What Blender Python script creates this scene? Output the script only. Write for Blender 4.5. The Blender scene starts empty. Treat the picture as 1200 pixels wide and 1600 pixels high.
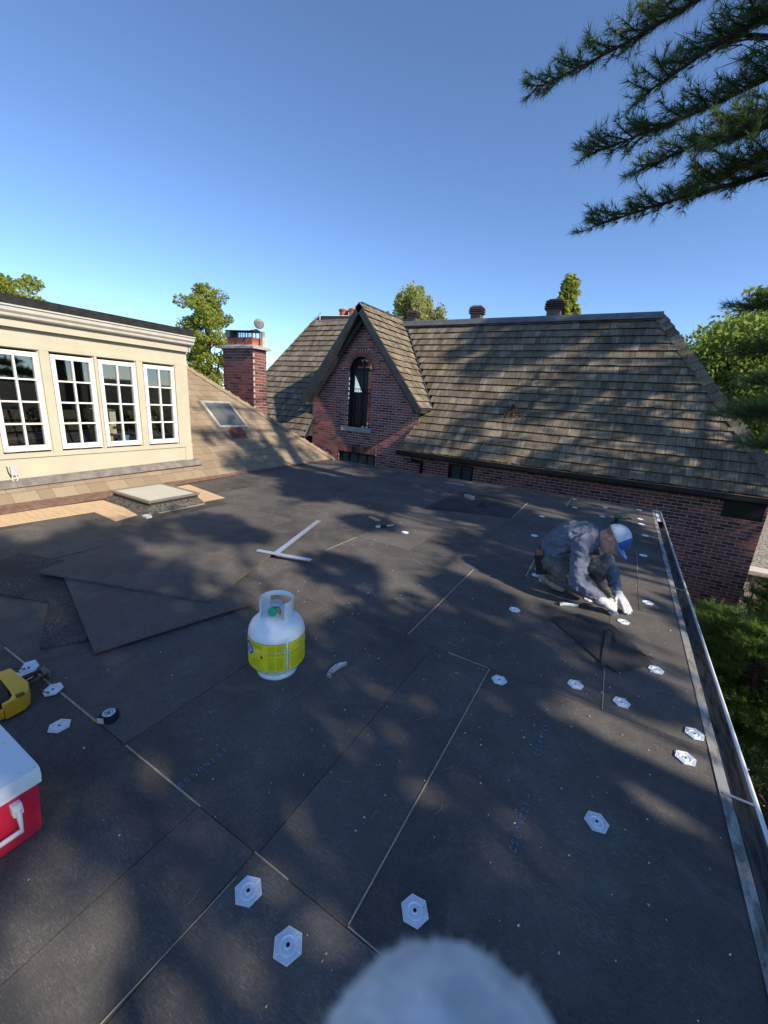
import bpy, bmesh, math, random
import numpy as np
from mathutils import Vector, Matrix, noise as mnoise

random.seed(7)
RNG = np.random.default_rng(11)
R = math.radians
SC = bpy.context.scene
COL = SC.collection

# ------------------------------------------------------------------ camera
# world: +Y along the gutter, +X to the right, Z up, flat roof surface at z = 0
H = 1.45
FPX = 634.5                      # focal length in pixels of the 1200 x 1600 photograph
_v1, _v2 = np.array([-1150., -252., FPX]), np.array([383., -150., FPX])
_ax = -_v1 / np.linalg.norm(_v1)
_ay = _v2 / np.linalg.norm(_v2)
_az = np.cross(_ax, _ay); _az /= np.linalg.norm(_az)
_ay = np.cross(_az, _ax)
MW = np.array([_ax, _ay, _az])   # camera (x right, y down, z forward) -> world
cam_d = bpy.data.cameras.new('camera')
cam = bpy.data.objects.new('camera', cam_d); COL.objects.link(cam)
cm = Matrix.Identity(4)
for i in range(3):
    cm[i][0], cm[i][1], cm[i][2] = MW[i, 0], -MW[i, 1], -MW[i, 2]
cm[2][3] = H
cam.matrix_world = cm
cam_d.sensor_fit = 'VERTICAL'; cam_d.sensor_height = 36.0; cam_d.sensor_width = 27.0
cam_d.lens = 36.0 * FPX / 1600.0
cam_d.clip_start = 0.004; cam_d.clip_end = 4000
cam_d.dof.use_dof = True; cam_d.dof.focus_distance = 3.2; cam_d.dof.aperture_fstop = 11.0
SC.camera = cam

# ------------------------------------------------------------------ sky, sun, exposure
SUN_EL, SUN_AZ = 33.0, -11.0     # azimuth counted from +X towards +Y
world = bpy.data.worlds.new('World'); SC.world = world; world.use_nodes = True
wn = world.node_tree; wn.nodes.clear()
sky = wn.nodes.new('ShaderNodeTexSky'); sky.sky_type = 'NISHITA'; sky.sun_disc = False
sky.sun_elevation = R(SUN_EL); sky.sun_rotation = R(90.0 - SUN_AZ)
sky.altitude = 2600; sky.air_density = 1.0; sky.dust_density = 0.0; sky.ozone_density = 4.8
bg = wn.nodes.new('ShaderNodeBackground'); bg.inputs['Strength'].default_value = 0.128
wo = wn.nodes.new('ShaderNodeOutputWorld')
wn.links.new(sky.outputs[0], bg.inputs[0]); wn.links.new(bg.outputs[0], wo.inputs[0])
sd = bpy.data.lights.new('sun', 'SUN'); sd.energy = 3.9; sd.angle = R(0.55); sd.color = (1.0, 0.87, 0.70)
sun = bpy.data.objects.new('sun', sd); COL.objects.link(sun)
SUNV = Vector((math.cos(R(SUN_EL)) * math.cos(R(SUN_AZ)), math.cos(R(SUN_EL)) * math.sin(R(SUN_AZ)), math.sin(R(SUN_EL))))
sun.rotation_euler = SUNV.to_track_quat('Z', 'Y').to_euler()
sun.location = (20, -4, 14)
vs = SC.view_settings
vs.view_transform = 'Standard'; vs.look = 'None'; vs.gamma = 1.0; vs.use_curve_mapping = False
vs.exposure = 0.84
SC.cycles.use_denoising = True
SC.cycles.max_bounces = 6; SC.cycles.transparent_max_bounces = 12
SC.cycles.diffuse_bounces = 3; SC.cycles.glossy_bounces = 3

# ------------------------------------------------------------------ pixel helpers (photograph pixels -> directions)
def ray(x, y): return MW @ np.array([x - 600.0, y - 800.0, FPX])
def on_z(x, y, z=0.0):
    d = ray(x, y); t = (z - H) / d[2]; return Vector((t * d[0], t * d[1], z))
def on_y(x, y, Y):
    d = ray(x, y); t = Y / d[1]; return Vector((t * d[0], Y, H + t * d[2]))
def on_x(x, y, X):
    d = ray(x, y); t = X / d[0]; return Vector((X, t * d[1], H + t * d[2]))
def proj(p):
    c = MW.T @ (np.array(p, float) - np.array([0, 0, H])); return 600 + FPX * c[0] / c[2], 800 + FPX * c[1] / c[2], c[2]

# ------------------------------------------------------------------ object helpers
def link(name, me, mat=None, parent=None, loc=None, rot=None):
    o = bpy.data.objects.new(name, me); COL.objects.link(o)
    if mat is not None and me is not None and not me.materials:
        me.materials.append(mat)
    if parent is not None: o.parent = parent
    if loc is not None: o.location = loc
    if rot is not None: o.rotation_euler = rot
    return o
def tag(o, label=None, cat=None, group=None, kind=None):
    if label: o['label'] = label
    if cat: o['category'] = cat
    if group: o['group'] = group
    if kind: o['kind'] = kind
    return o
def thing(name, label, cat, loc=(0, 0, 0), rz=0.0, group=None):
    o = bpy.data.objects.new(name, None); COL.objects.link(o)
    o.location = loc; o.rotation_euler = (0, 0, rz); o.empty_display_size = 0.1
    return tag(o, label, cat, group)

class MB:
    """collects faces for one mesh"""
    def __init__(s): s.v = []; s.f = []; s.m = []; s.mi = 0
    def add(s, vs, fs):
        b = len(s.v); s.v += [tuple(v) for v in vs]; s.f += [tuple(b + i for i in f) for f in fs]; s.m += [s.mi] * len(fs); return s
    def box(s, x0, x1, y0, y1, z0, z1):
        return s.add([(x0,y0,z0),(x1,y0,z0),(x1,y1,z0),(x0,y1,z0),(x0,y0,z1),(x1,y0,z1),(x1,y1,z1),(x0,y1,z1)],
                     [(0,3,2,1),(4,5,6,7),(0,1,5,4),(1,2,6,5),(2,3,7,6),(3,0,4,7)])
    def obox(s, c, ax, ay, az, hx, hy, hz):
        c, ax, ay, az = Vector(c), Vector(ax).normalized(), Vector(ay).normalized(), Vector(az).normalized()
        vs = [c + ax*hx*i + ay*hy*j + az*hz*k for k in (-1,1) for i, j in ((-1,-1),(1,-1),(1,1),(-1,1))]
        return s.add(vs, [(0,3,2,1),(4,5,6,7),(0,1,5,4),(1,2,6,5),(2,3,7,6),(3,0,4,7)])
    def beam(s, a, b, w, h, up=(0,0,1)):
        a, b = Vector(a), Vector(b); d = (b - a).normalized(); side = d.cross(Vector(up))
        if side.length < 1e-5: side = d.cross(Vector((1, 0, 0)))
        side.normalize(); u = side.cross(d)
        return s.obox((a + b) / 2, d, side, u, (b - a).length / 2, w / 2, h / 2)
    def prism(s, poly, fn0, fn1):
        n = len(poly); vs = [fn0(p) for p in poly] + [fn1(p) for p in poly]
        return s.add(vs, [tuple(range(n-1, -1, -1)), tuple(range(n, 2*n))] + [(i, (i+1) % n, n + (i+1) % n, n + i) for i in range(n)])
    def zprism(s, poly, z0, z1): return s.prism(poly, lambda p: (p[0], p[1], z0), lambda p: (p[0], p[1], z1))
    def tube(s, pts, rad, n=8, cap=True):
        pts = [Vector(p) for p in pts]; b = len(s.v); k = len(pts)
        rads = rad if hasattr(rad, '__len__') else [rad] * k
        ref = None
        for i, p in enumerate(pts):
            d = (pts[min(i+1, k-1)] - pts[max(i-1, 0)]).normalized()
            if ref is None: ref = d.orthogonal().normalized()
            ref = (ref - d * ref.dot(d)).normalized(); w = d.cross(ref)
            for j in range(n):
                a = 2*math.pi*j/n; s.v.append(tuple(p + (ref*math.cos(a) + w*math.sin(a)) * rads[i]))
        fs = [(b+i*n+j, b+i*n+(j+1) % n, b+(i+1)*n+(j+1) % n, b+(i+1)*n+j) for i in range(k-1) for j in range(n)]
        if cap: fs += [tuple(b+j for j in range(n-1, -1, -1)), tuple(b+(k-1)*n+j for j in range(n))]
        s.f += fs; s.m += [s.mi] * len(fs); return s
    def lathe(s, prof, n=24, c=(0, 0, 0), axis=None, a0=0.0, a1=2*math.pi):
        c = Vector(c); full = abs(a1 - a0 - 2*math.pi) < 1e-6
        q = Matrix.Identity(3) if axis is None else Vector(axis).to_track_quat('Z', 'Y').to_matrix()
        b = len(s.v); m = n if full else n + 1
        for r, z in prof:
            for j in range(m):
                a = a0 + (a1-a0)*j/n; s.v.append(tuple(c + q @ Vector((r*math.cos(a), r*math.sin(a), z))))
        fs = []
        for i in range(len(prof)-1):
            for j in range(n):
                fs.append((b+i*m+j, b+i*m+(j+1) % m, b+(i+1)*m+(j+1) % m, b+(i+1)*m+j))
        s.f += fs; s.m += [s.mi] * len(fs); return s
    def mesh(s, name, mats=None, smooth=False, bevel=0.0):
        me = bpy.data.meshes.new(name); me.from_pydata(s.v, [], s.f)
        if mats is not None:
            for m in (mats if isinstance(mats, (list, tuple)) else [mats]): me.materials.append(m)
            if isinstance(mats, (list, tuple)) and len(mats) > 1: me.polygons.foreach_set('material_index', s.m)
        if bevel or smooth:
            bm = bmesh.new(); bm.from_mesh(me)
            if bevel:
                bmesh.ops.remove_doubles(bm, verts=bm.verts, dist=1e-5)
                bmesh.ops.bevel(bm, geom=[e for e in bm.edges if len(e.link_faces) == 2 and e.calc_face_angle(0) > 0.5], offset=bevel, segments=2, affect='EDGES', profile=0.7)
            bmesh.ops.recalc_face_normals(bm, faces=bm.faces)
            bm.to_mesh(me); bm.free()
        if smooth: me.polygons.foreach_set('use_smooth', [True] * len(me.polygons))
        me.update(); return me
    def build(s, name, mats, parent=None, smooth=False, bevel=0.0, loc=None, rot=None):
        return link(name, s.mesh(name, mats, smooth, bevel), None, parent, loc, rot)

def np_mesh(name, V, F, mat=None, smooth=False):
    """numpy arrays -> mesh; F is (m,3) or (m,4)"""
    V = np.ascontiguousarray(V, dtype=np.float32); F = np.ascontiguousarray(F, dtype=np.int32); k = F.shape[1]
    me = bpy.data.meshes.new(name)
    me.vertices.add(len(V)); me.vertices.foreach_set('co', V.ravel())
    me.loops.add(F.size); me.loops.foreach_set('vertex_index', F.ravel())
    me.polygons.add(len(F)); me.polygons.foreach_set('loop_start', np.arange(0, F.size, k, dtype=np.int32))
    me.polygons.foreach_set('loop_total', np.full(len(F), k, dtype=np.int32))
    if smooth: me.polygons.foreach_set('use_smooth', np.ones(len(F), dtype=bool))
    me.update(calc_edges=True)
    if mat is not None: me.materials.append(mat)
    return me

def smooth_angle(o, ang=40):
    me = o.data; me.polygons.foreach_set('use_smooth', [True]*len(me.polygons))
    try: me.set_sharp_from_angle(angle=R(ang))
    except Exception: pass
    return o

# ------------------------------------------------------------------ materials
class NT:
    def __init__(s, name, rough=0.6, base=(0.5, 0.5, 0.5), spec=0.4, metal=0.0):
        s.mat = bpy.data.materials.new(name); s.mat.use_nodes = True; s.t = s.mat.node_tree
        s.b = s.t.nodes['Principled BSDF']; s.out = s.t.nodes['Material Output']
        s.set(s.b, 'Roughness', rough); s.set(s.b, 'Base Color', base); s.set(s.b, 'Specular IOR Level', spec); s.set(s.b, 'Metallic', metal)
    def set(s, node, key, val):
        i = node.inputs[key]
        if isinstance(val, bpy.types.NodeSocket): s.t.links.new(val, i)
        elif hasattr(val, '__len__') and i.type == 'RGBA': i.default_value = (*val[:3], 1.0)
        else: i.default_value = val
    def n(s, typ, _props=None, **ins):
        nd = s.t.nodes.new('ShaderNode' + typ)
        for k, v in (_props or {}).items(): setattr(nd, k, v)
        for k, v in ins.items(): s.set(nd, k.replace('_', ' '), v)
        return nd
    def coord(s, kind='Object', scale=(1, 1, 1), rot=(0, 0, 0), rnd=0.0):
        c = s.n('TexCoord').outputs[kind]
        m = s.n('Mapping'); s.t.links.new(c, m.inputs['Vector'])
        m.inputs['Scale'].default_value = scale; m.inputs['Rotation'].default_value = rot
        if rnd:
            oi = s.n('ObjectInfo').outputs['Random']; cx = s.n('CombineXYZ', X=s.math('MULTIPLY', oi, rnd), Y=s.math('MULTIPLY', oi, rnd*1.7), Z=0.0)
            s.t.links.new(cx.outputs[0], m.inputs['Location'])
        return m.outputs[0]
    def geo_pos(s, scale=(1, 1, 1)):
        g = s.n('NewGeometry').outputs['Position']; m = s.n('Mapping'); s.t.links.new(g, m.inputs['Vector']); m.inputs['Scale'].default_value = scale
        return m.outputs[0]
    def noise(s, vec, scale=5.0, detail=4.0, rough=0.55, dist=0.0):
        return s.n('TexNoise', Vector=vec, Scale=scale, Detail=detail, Roughness=rough, Distortion=dist).outputs['Fac']
    def math(s, op, a, b=0.0, clamp=False):
        nd = s.n('Math', {'operation': op, 'use_clamp': clamp}); s.set(nd, 0, a); s.set(nd, 1, b); return nd.outputs[0]
    def ramp(s, fac, stops, interp='LINEAR'):
        nd = s.n('ValToRGB'); s.t.links.new(fac, nd.inputs[0]); cr = nd.color_ramp; cr.interpolation = interp
        while len(cr.elements) < len(stops): cr.elements.new(0.5)
        for e, (p, c) in zip(cr.elements, stops):
            e.position = p; e.color = (*(c if hasattr(c, '__len__') else (c, c, c)), 1.0)
        return nd.outputs['Color']
    def mix(s, fac, a, b, mode='MIX'):
        nd = s.n('Mix', {'data_type': 'RGBA', 'blend_type': mode})
        s.set(nd, 0, fac); s.set(nd, 6, a); s.set(nd, 7, b); return nd.outputs[2]
    def rng(s, fac, a, b, c=0.0, d=1.0):
        nd = s.n('MapRange'); s.set(nd, 0, fac); s.set(nd, 1, a); s.set(nd, 2, b); s.set(nd, 3, c); s.set(nd, 4, d); return nd.outputs[0]
    def bump(s, h, strength=0.3, dist=0.01):
        nd = s.n('Bump', Height=h, Strength=strength, Distance=dist); s.t.links.new(nd.outputs[0], s.b.inputs['Normal']); return s
    def color(s, c): s.set(s.b, 'Base Color', c); return s
    def rough(s, c): s.set(s.b, 'Roughness', c); return s

def plain(name, col, rough=0.6, spec=0.4, metal=0.0, var=0.12, scale=9.0, bump=0.0, bscale=60.0):
    m = NT(name, rough, col, spec, metal)
    v = m.coord('Object')
    f = m.noise(v, scale, 5)
    a = tuple(max(0.0, c*(1-var)) for c in col); b = tuple(min(1.0, c*(1+var)) for c in col)
    m.color(m.ramp(f, [(0.3, a), (0.7, b)]))
    if rough > 0.05: m.rough(m.rng(m.noise(v, scale*2.3, 3), 0.3, 0.7, max(0.02, rough-0.08), min(1, rough+0.08)))
    if bump: m.bump(m.noise(v, bscale, 4), bump, 0.004)
    return m.mat

def mat_board():
    m = NT('fibre_board', 0.75, (0.03, 0.03, 0.03), 0.2)
    v = m.coord('Object', rnd=37.0); rnd = m.n('ObjectInfo').outputs['Random']
    fib = m.noise(m.coord('Object', (55, 330, 60), rnd=37.0), 1.0, 4, 0.6, 1.2)
    fib2 = m.noise(m.coord('Object', (240, 70, 60), rot=(0, 0, 0.9), rnd=37.0), 1.0, 4, 0.6, 1.6)
    fm = m.math('MAXIMUM', m.rng(fib, 0.48, 0.80), m.math('MULTIPLY', m.rng(fib2, 0.5, 0.82), 0.6))
    big = m.noise(v, 1.3, 5, 0.6); scuff = m.noise(v, 6.0, 6, 0.7)
    base = m.mix(rnd, (0.050, 0.047, 0.044), (0.080, 0.074, 0.068))
    base = m.mix(m.rng(big, 0.38, 0.68), base, (0.112, 0.103, 0.094))
    foot = m.noise(v, 3.2, 3, 0.5, 1.5); base = m.mix(m.rng(foot, 0.56, 0.66, 0.0, 0.45), base, (0.13, 0.12, 0.11))
    w = m.math('MULTIPLY', fm, m.rng(scuff, 0.36, 0.66, 0.30, 1.0))
    w = m.math('MULTIPLY', w, m.rng(big, 0.3, 0.65, 0.45, 1.0))
    col = m.mix(w, base, (0.34, 0.31, 0.275))
    speck = m.n('TexVoronoi', {'feature': 'F1'}, Vector=v, Scale=260.0).outputs['Distance']
    col = m.mix(m.math('MULTIPLY', m.rng(speck, 0.0, 0.22, 1.0, 0.0), m.rng(scuff, 0.52, 0.62)), col, (0.20, 0.17, 0.13))
    m.color(col); m.rough(m.rng(big, 0.3, 0.7, 0.68, 0.9))
    m.bump(m.math('ADD', fib, fib2), 0.25, 0.003)
    return m.mat

def brick_mat(name, per_object, dark):
    m = NT(name, 0.85, (0.3, 0.1, 0.08), 0.25)
    r = m.n('ObjectInfo').outputs['Random'] if per_object else m.n('NewGeometry').outputs['Random Per Island']
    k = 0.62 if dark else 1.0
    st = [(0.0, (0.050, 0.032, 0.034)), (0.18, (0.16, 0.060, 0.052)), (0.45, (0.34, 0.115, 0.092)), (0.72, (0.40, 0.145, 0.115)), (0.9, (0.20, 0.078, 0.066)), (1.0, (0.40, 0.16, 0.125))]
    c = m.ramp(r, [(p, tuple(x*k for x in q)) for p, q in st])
    v = m.geo_pos(); n1 = m.noise(v, 26.0, 6, 0.7); n2 = m.noise(v, 2.0, 3)
    c = m.mix(m.rng(n1, 0.45, 0.75, 0.0, 0.55), c, (0.21*k, 0.13*k, 0.12*k))
    c = m.mix(m.rng(n2, 0.4, 0.75, 0.0, 0.35), c, (0.10, 0.05, 0.045))
    m.color(c); m.bump(n1, 0.5, 0.01)
    return m.mat

def shake_mat(name, per_object):
    m = NT(name, 0.9, (0.2, 0.18, 0.15), 0.2)
    r = m.n('ObjectInfo').outputs['Random'] if per_object else m.n('NewGeometry').outputs['Random Per Island']
    c = m.ramp(r, [(0.0, (0.15, 0.122, 0.084)), (0.3, (0.215, 0.178, 0.125)), (0.7, (0.27, 0.226, 0.162)), (1.0, (0.37, 0.318, 0.235))])
    gr = m.noise(m.geo_pos((60, 5, 5)), 1.0, 5, 0.7)
    c = m.mix(m.rng(gr, 0.38, 0.66, 0.0, 0.75), c, (0.055, 0.046, 0.036))
    lich = m.noise(m.geo_pos(), 1.4, 7, 0.72)
    c = m.mix(m.rng(lich, 0.52, 0.72, 0.0, 0.55), c, (0.26, 0.255, 0.21))
    moss = m.noise(m.geo_pos(), 0.8, 5, 0.6)
    c = m.mix(m.rng(moss, 0.55, 0.75, 0.0, 0.45), c, (0.095, 0.10, 0.055))
    run = m.noise(m.geo_pos((7, .5, .35)), 1.0, 5, .65); c = m.mix(m.rng(run, .50, .70, 0, .55), c, (0.07, 0.062, 0.05))
    m.color(c); m.bump(gr, 0.6, 0.01)
    return m.mat

def shingle_mat():
    m = NT('asphalt_shingle', 0.92, (0.3, 0.25, 0.18), 0.2)
    r = m.n('ObjectInfo').outputs['Random']
    c = m.ramp(r, [(0.0, (0.26, 0.203, 0.135)), (0.5, (0.31, 0.245, 0.165)), (1.0, (0.36, 0.29, 0.20))])
    v = m.geo_pos(); g = m.noise(v, 170.0, 3, 0.8); s2 = m.noise(v, 1.6, 5, 0.65)
    c = m.mix(m.rng(g, 0.4, 0.65, 0.0, 0.55), c, (0.12, 0.09, 0.06))
    c = m.mix(m.rng(s2, 0.5, 0.75, 0.0, 0.5), c, (0.16, 0.13, 0.095))
    m.color(c); m.bump(g, 0.5, 0.004); return m.mat

def leaf_mat(name, a, b, trans=0.35, per_island=True):
    m = NT(name, 0.55, a, 0.35)
    r = m.n('NewGeometry').outputs['Random Per Island']
    c = m.ramp(r, [(0.0, a), (1.0, b)]); m.color(c)
    tr = m.n('BsdfTranslucent', Color=m.mix(0.5, c, tuple(min(1, x*1.7) for x in b)))
    ms = m.n('MixShader', Fac=trans); m.t.links.new(m.b.outputs[0], ms.inputs[1]); m.t.links.new(tr.outputs[0], ms.inputs[2])
    m.t.links.new(ms.outputs[0], m.out.inputs['Surface']); return m.mat

def glass_mat(name, tint=(0.75, 0.8, 0.8), refl=1.0):
    m = NT(name); t = m.t
    tr = m.n('BsdfTransparent', Color=tint); gl = m.n('BsdfGlossy', Roughness=0.02, Color=(0.9*refl, 0.9*refl, 0.9*refl))
    lw = m.n('Fresnel', IOR=1.55); f = m.math('ADD', lw.outputs[0], 0.15)
    ms = m.n('MixShader', Fac=f); t.links.new(tr.outputs[0], ms.inputs[1]); t.links.new(gl.outputs[0], ms.inputs[2])
    t.links.new(ms.outputs[0], m.out.inputs['Surface']); return m.mat

def wood_mat(name, col, along=(4, 60, 60), rough=0.75):
    m = NT(name, rough, col, 0.25); v = m.coord('Object', along); g = m.noise(v, 1.0, 6, 0.65, 0.8)
    m.color(m.ramp(g, [(0.3, tuple(c*0.72 for c in col)), (0.7, tuple(min(1, c*1.2) for c in col))])); m.bump(g, 0.2, 0.003); return m.mat

def bark_mat(name, col):
    m = NT(name, 0.95, col, 0.15); v = m.geo_pos((9, 9, 3)); g = m.noise(v, 2.0, 6, 0.7)
    m.color(m.ramp(g, [(0.3, tuple(c*0.5 for c in col)), (0.7, tuple(c*1.4 for c in col))])); m.bump(g, 0.9, 0.03); return m.mat

def dirty_metal(name, col, dirt, lo, hi, rough=0.35, metal=0.9, sc=(1, 1, 1), scale=7.0):
    m = NT(name, rough, col, 0.5, metal); v = m.coord('Object', sc); f = m.noise(v, scale, 7, 0.7, 0.4); k = m.rng(f, lo, hi)
    m.color(m.mix(k, col, dirt)); m.rough(m.rng(k, 0, 1, rough, 0.85)); m.set(m.b, 'Metallic', m.rng(k, 0, 1, metal, 0.1)); m.bump(f, 0.25, 0.004); return m.mat

board_m = mat_board()
tan_m = wood_mat('bare_fibre', (0.42, 0.34, 0.24), (30, 30, 30), 0.85)
tanply_m = wood_mat('plywood', (0.60, 0.43, 0.25), (3, 45, 45), 0.8)
dark_m = plain('dark_substrate', (0.035, 0.032, 0.030), 0.9, 0.1)
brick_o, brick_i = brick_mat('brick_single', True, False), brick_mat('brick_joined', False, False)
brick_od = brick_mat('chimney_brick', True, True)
mortar_m = plain('mortar', (0.60, 0.54, 0.52), 0.95, 0.1, var=0.25, scale=14.0, bump=0.5, bscale=90)
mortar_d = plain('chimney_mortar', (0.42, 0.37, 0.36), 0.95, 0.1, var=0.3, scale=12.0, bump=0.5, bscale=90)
shake_o, shake_i = shake_mat('shake_single', True), shake_mat('shake_joined', False)
shingle_m = shingle_mat()
grain_shade = plain('shake_grain_shade', (0.030, 0.026, 0.021), .95, .1, var=.4, scale=30)  # dark end grain, with the shadow line under each course painted in
trim_dark = plain('dark_trim_paint', (0.034, 0.040, 0.046), 0.55, 0.4, var=0.25, scale=4)
black_m = plain('black_paint', (0.012, 0.012, 0.013), 0.5, 0.4, var=0.3)
cream_m = plain('cream_paint', (0.47, 0.435, 0.325), 0.6, 0.35, var=0.07, scale=3.0, bump=0.08, bscale=40)
white_m = plain('white_paint', (0.72, 0.71, 0.67), 0.5, 0.4, var=0.04, scale=5)
glass_m = glass_mat('window_glass', (0.86, 0.88, 0.86))
stone_grey = plain('grey_stone', (0.36, 0.36, 0.35), 0.85, 0.25, var=0.2, scale=9, bump=0.3)
alu_m = plain('aluminium', (0.72, 0.74, 0.75), 0.32, 0.5, 0.85, var=0.06)
grey_metal = plain('grey_sheet_metal', (0.20, 0.20, 0.195), 0.45, 0.4, 0.5, var=0.2, scale=4)
# ================================================================== SETTING
GZ = -4.3
def ground_mat():
    m = NT('lawn', 0.95, (0.05, 0.07, 0.025), 0.1); v = m.geo_pos(); a = m.noise(v, 0.6, 6, 0.7); b = m.noise(v, 30, 4, 0.8)
    c = m.mix(m.rng(a, 0.4, 0.7), (0.020, 0.032, 0.012), (0.045, 0.038, 0.026)); m.color(m.mix(m.rng(b, 0.3, 0.7, 0, 0.6), c, (0.02, 0.03, 0.01))); m.bump(b, 0.8, 0.03); return m.mat
g = MB(); g.add([(-1500, -1500, GZ), (1500, -1500, GZ), (1500, 1500, GZ), (-1500, 1500, GZ)], [(0, 1, 2, 3)])
tag(g.build('ground', ground_mat()), kind='structure')

# ------------------------------------------------------------------ flat roof with its fibre boards
RX0, RX1, RY0, RY1 = -5.86, 0.615, -3.2, 7.78
m = MB(); m.box(RX0 - 0.1, RX1 - 0.004, RY0, RY1, -0.32, -0.014)
flat_roof = tag(m.build('flat_roof', dark_m), kind='structure')
m = MB(); m.box(RX0, RX1 - 0.12, RY0 + 0.1, RY1 - 0.15, GZ, -0.32)
m.build('wall', plain('house_stucco', (0.30, 0.27, 0.22), 0.9, 0.1, var=0.2), flat_roof)
def board(x0, x1, y0, y1, z0=-0.0135, z1=0.0, parent=None, skew=None):
    b = MB(); cx, cy = (x0 + x1) / 2, (y0 + y1) / 2
    b.box(x0 - cx, x1 - cx, y0 - cy, y1 - cy, z0, z1)
    return b.build('roof_board', board_m, parent or flat_roof, loc=(cx, cy, 0))
ROWS = [(-3.19, -2.17, [-4.6, -3.4, -2.2, -1.0]), (-2.17, -0.75, [-5.1, -4.0, -2.9, -1.75, -0.6]), (-0.75, 0.679, [-4.9, -3.75, -2.69, -2.2, -1.068, -0.785, 0.30]),
        (0.679, 2.10, [-5.0, -3.9, -2.78, -1.55, -0.772, -0.416]), (2.10, 3.50, [-5.45, -4.33, -3.21, -2.29, -0.963, 0.16]),
        (3.50, 4.92, [-4.9, -3.8, -2.30, -1.66, -0.54, 0.35]), (4.92, 6.74, [-5.2, -4.1, -3.0, -2.34, -1.13, -0.02]), (6.74, 7.775, [-4.9, -3.8, -2.75, -1.72, -0.60, 0.40])]
for ya, yb, xs in ROWS:
    ed = [RX0] + [x for x in xs] + [RX1]
    for a, b in zip(ed[:-1], ed[1:]):
        if b - a > 0.05: board(a + 0.0015, b - 0.0015, ya + 0.0015, yb - 0.0015, -0.0135, random.uniform(-0.0012, 0.0012))
# bare tan fibre showing in open joints
def strip(p, q, w, zz=0.0030):
    p, q = Vector((p[0], p[1], 0)), Vector((q[0], q[1], 0)); c = (p + q) / 2; d = q - p
    w *= .7; b = MB(); b.box(-d.length/2, d.length/2, -w/2, w/2, -0.010, zz)
    b.build('joint_strip', tan_m, flat_roof, loc=c, rot=(0, 0, math.atan2(d.y, d.x)))
for p, q, w in [((-0.416, 2.09), (-0.4155, 0.688), 0.006), ((-0.415, 0.684), (-0.25, 0.682), 0.004), ((-2.72, 0.673), (-1.77, 0.678), 0.012), ((-1.538, 0.680), (-1.062, 0.681), 0.008),
                ((-0.783, 0.679), (-0.638, 0.679), 0.006), ((-0.775, 0.60), (-0.798, 0.18), 0.003), ((-0.964, 3.446), (-0.963, 2.13), 0.008), ((0.157, 2.50), (0.164, 2.11), 0.007),
                ((-0.673, 2.095), (-0.43, 2.091), 0.004), ((-0.546, 4.18), (-0.528, 3.60), 0.014), ((-0.60, 7.7), (-0.592, 6.9), 0.020), ((-1.14, 6.7), (-1.12, 5.55), 0.014),
                ((-2.30, 2.95), (-2.29, 3.48), 0.003), ((0.36, 5.2), (0.352, 4.4), 0.008), ((0.606, 2.098), (0.606, 2.35), 0.008)]:
    strip(p, q, w)
# thin dark edge where one board sits proud
b = MB(); b.box(-0.24, 0.26, -0.012, 0.012, 0.0, 0.006)
# plywood left bare round the curb and along the slope
def ply(poly, z=0.0045):
    c = Vector((sum(p[0] for p in poly)/len(poly), sum(p[1] for p in poly)/len(poly), 0))
    b = MB(); b.zprism([(p[0]-c.x, p[1]-c.y) for p in poly], 0.001, z); b.build('plywood_strip', tanply_m, flat_roof, loc=c)
ply([(-5.56, 0.6), (-5.10, 0.6), (-5.12, 1.42), (-5.06, 2.22), (-4.55, 2.19), (-4.62, 2.46), (-5.50, 2.60), (-5.56, 2.0)])
ply([(-5.60, 3.42), (-4.62, 3.30), (-4.60, 3.64), (-5.62, 3.80)])
# loose boards stacked on the deck
def scuffed():
    m = NT('scuffed_board', .85, (.05, .05, .05), .15); v = m.coord('Object'); a = m.noise(m.coord('Object', (40, 110, 20), rot=(0, 0, .4)), 1.0, 7, .75, .6); g = m.noise(v, 2.2, 4)
    m.color(m.mix(m.math('MULTIPLY', m.rng(a, .48, .66), m.rng(g, .40, .62)), (.052, .050, .048), (.19, .185, .175))); m.bump(a, .3, .003); return m.mat
scuff_m = scuffed()
def loose(poly, z0, th, label):
    c = Vector((sum(p[0] for p in poly)/len(poly), sum(p[1] for p in poly)/len(poly), z0))
    b = MB(); b.zprism([(p[0]-c.x, p[1]-c.y) for p in poly], 0, th)
    return tag(b.build('loose_board', scuff_m if 'scuffed' in label else board_m, loc=c), label, 'board', 'loose fibre boards by the slope')
loose([(-3.392, 1.235), (-2.262, 0.905), (-2.006, 1.815), (-3.15, 2.12)], 0.0155, 0.012, 'black fibre board lying skewed under the larger board, beside the gas tank')
loose([(-3.60, 1.15), (-2.245, 1.612), (-2.62, 2.70), (-3.98, 2.25)], 0.029, 0.013, 'large black fibre board on top of the loose pile beside the tee square')
loose([(-3.28, 1.11), (-2.56, 0.772), (-2.44, 0.945), (-2.9, 1.22)], 0.003, 0.0115, 'small scuffed black board scrap poking out under the loose boards')
loose([(-3.95, 0.70), (-3.04, 1.045), (-3.10, 1.60), (-4.2, 1.25)], 0.0022, 0.009, 'scuffed grey board near the left edge beside the loose pile')

pc = [on_z(718, 769), on_z(823, 784), on_z(800, 809), on_z(664, 794)]; cc_ = sum(pc, Vector()) / 4
b = MB(); b.zprism([(p.x-cc_.x, p.y-cc_.y) for p in pc], .0015, .012); tag(b.build('membrane_patch', scuff_m, loc=cc_), 'square scuffed grey membrane patch lying near the far roof edge', 'membrane')
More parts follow.
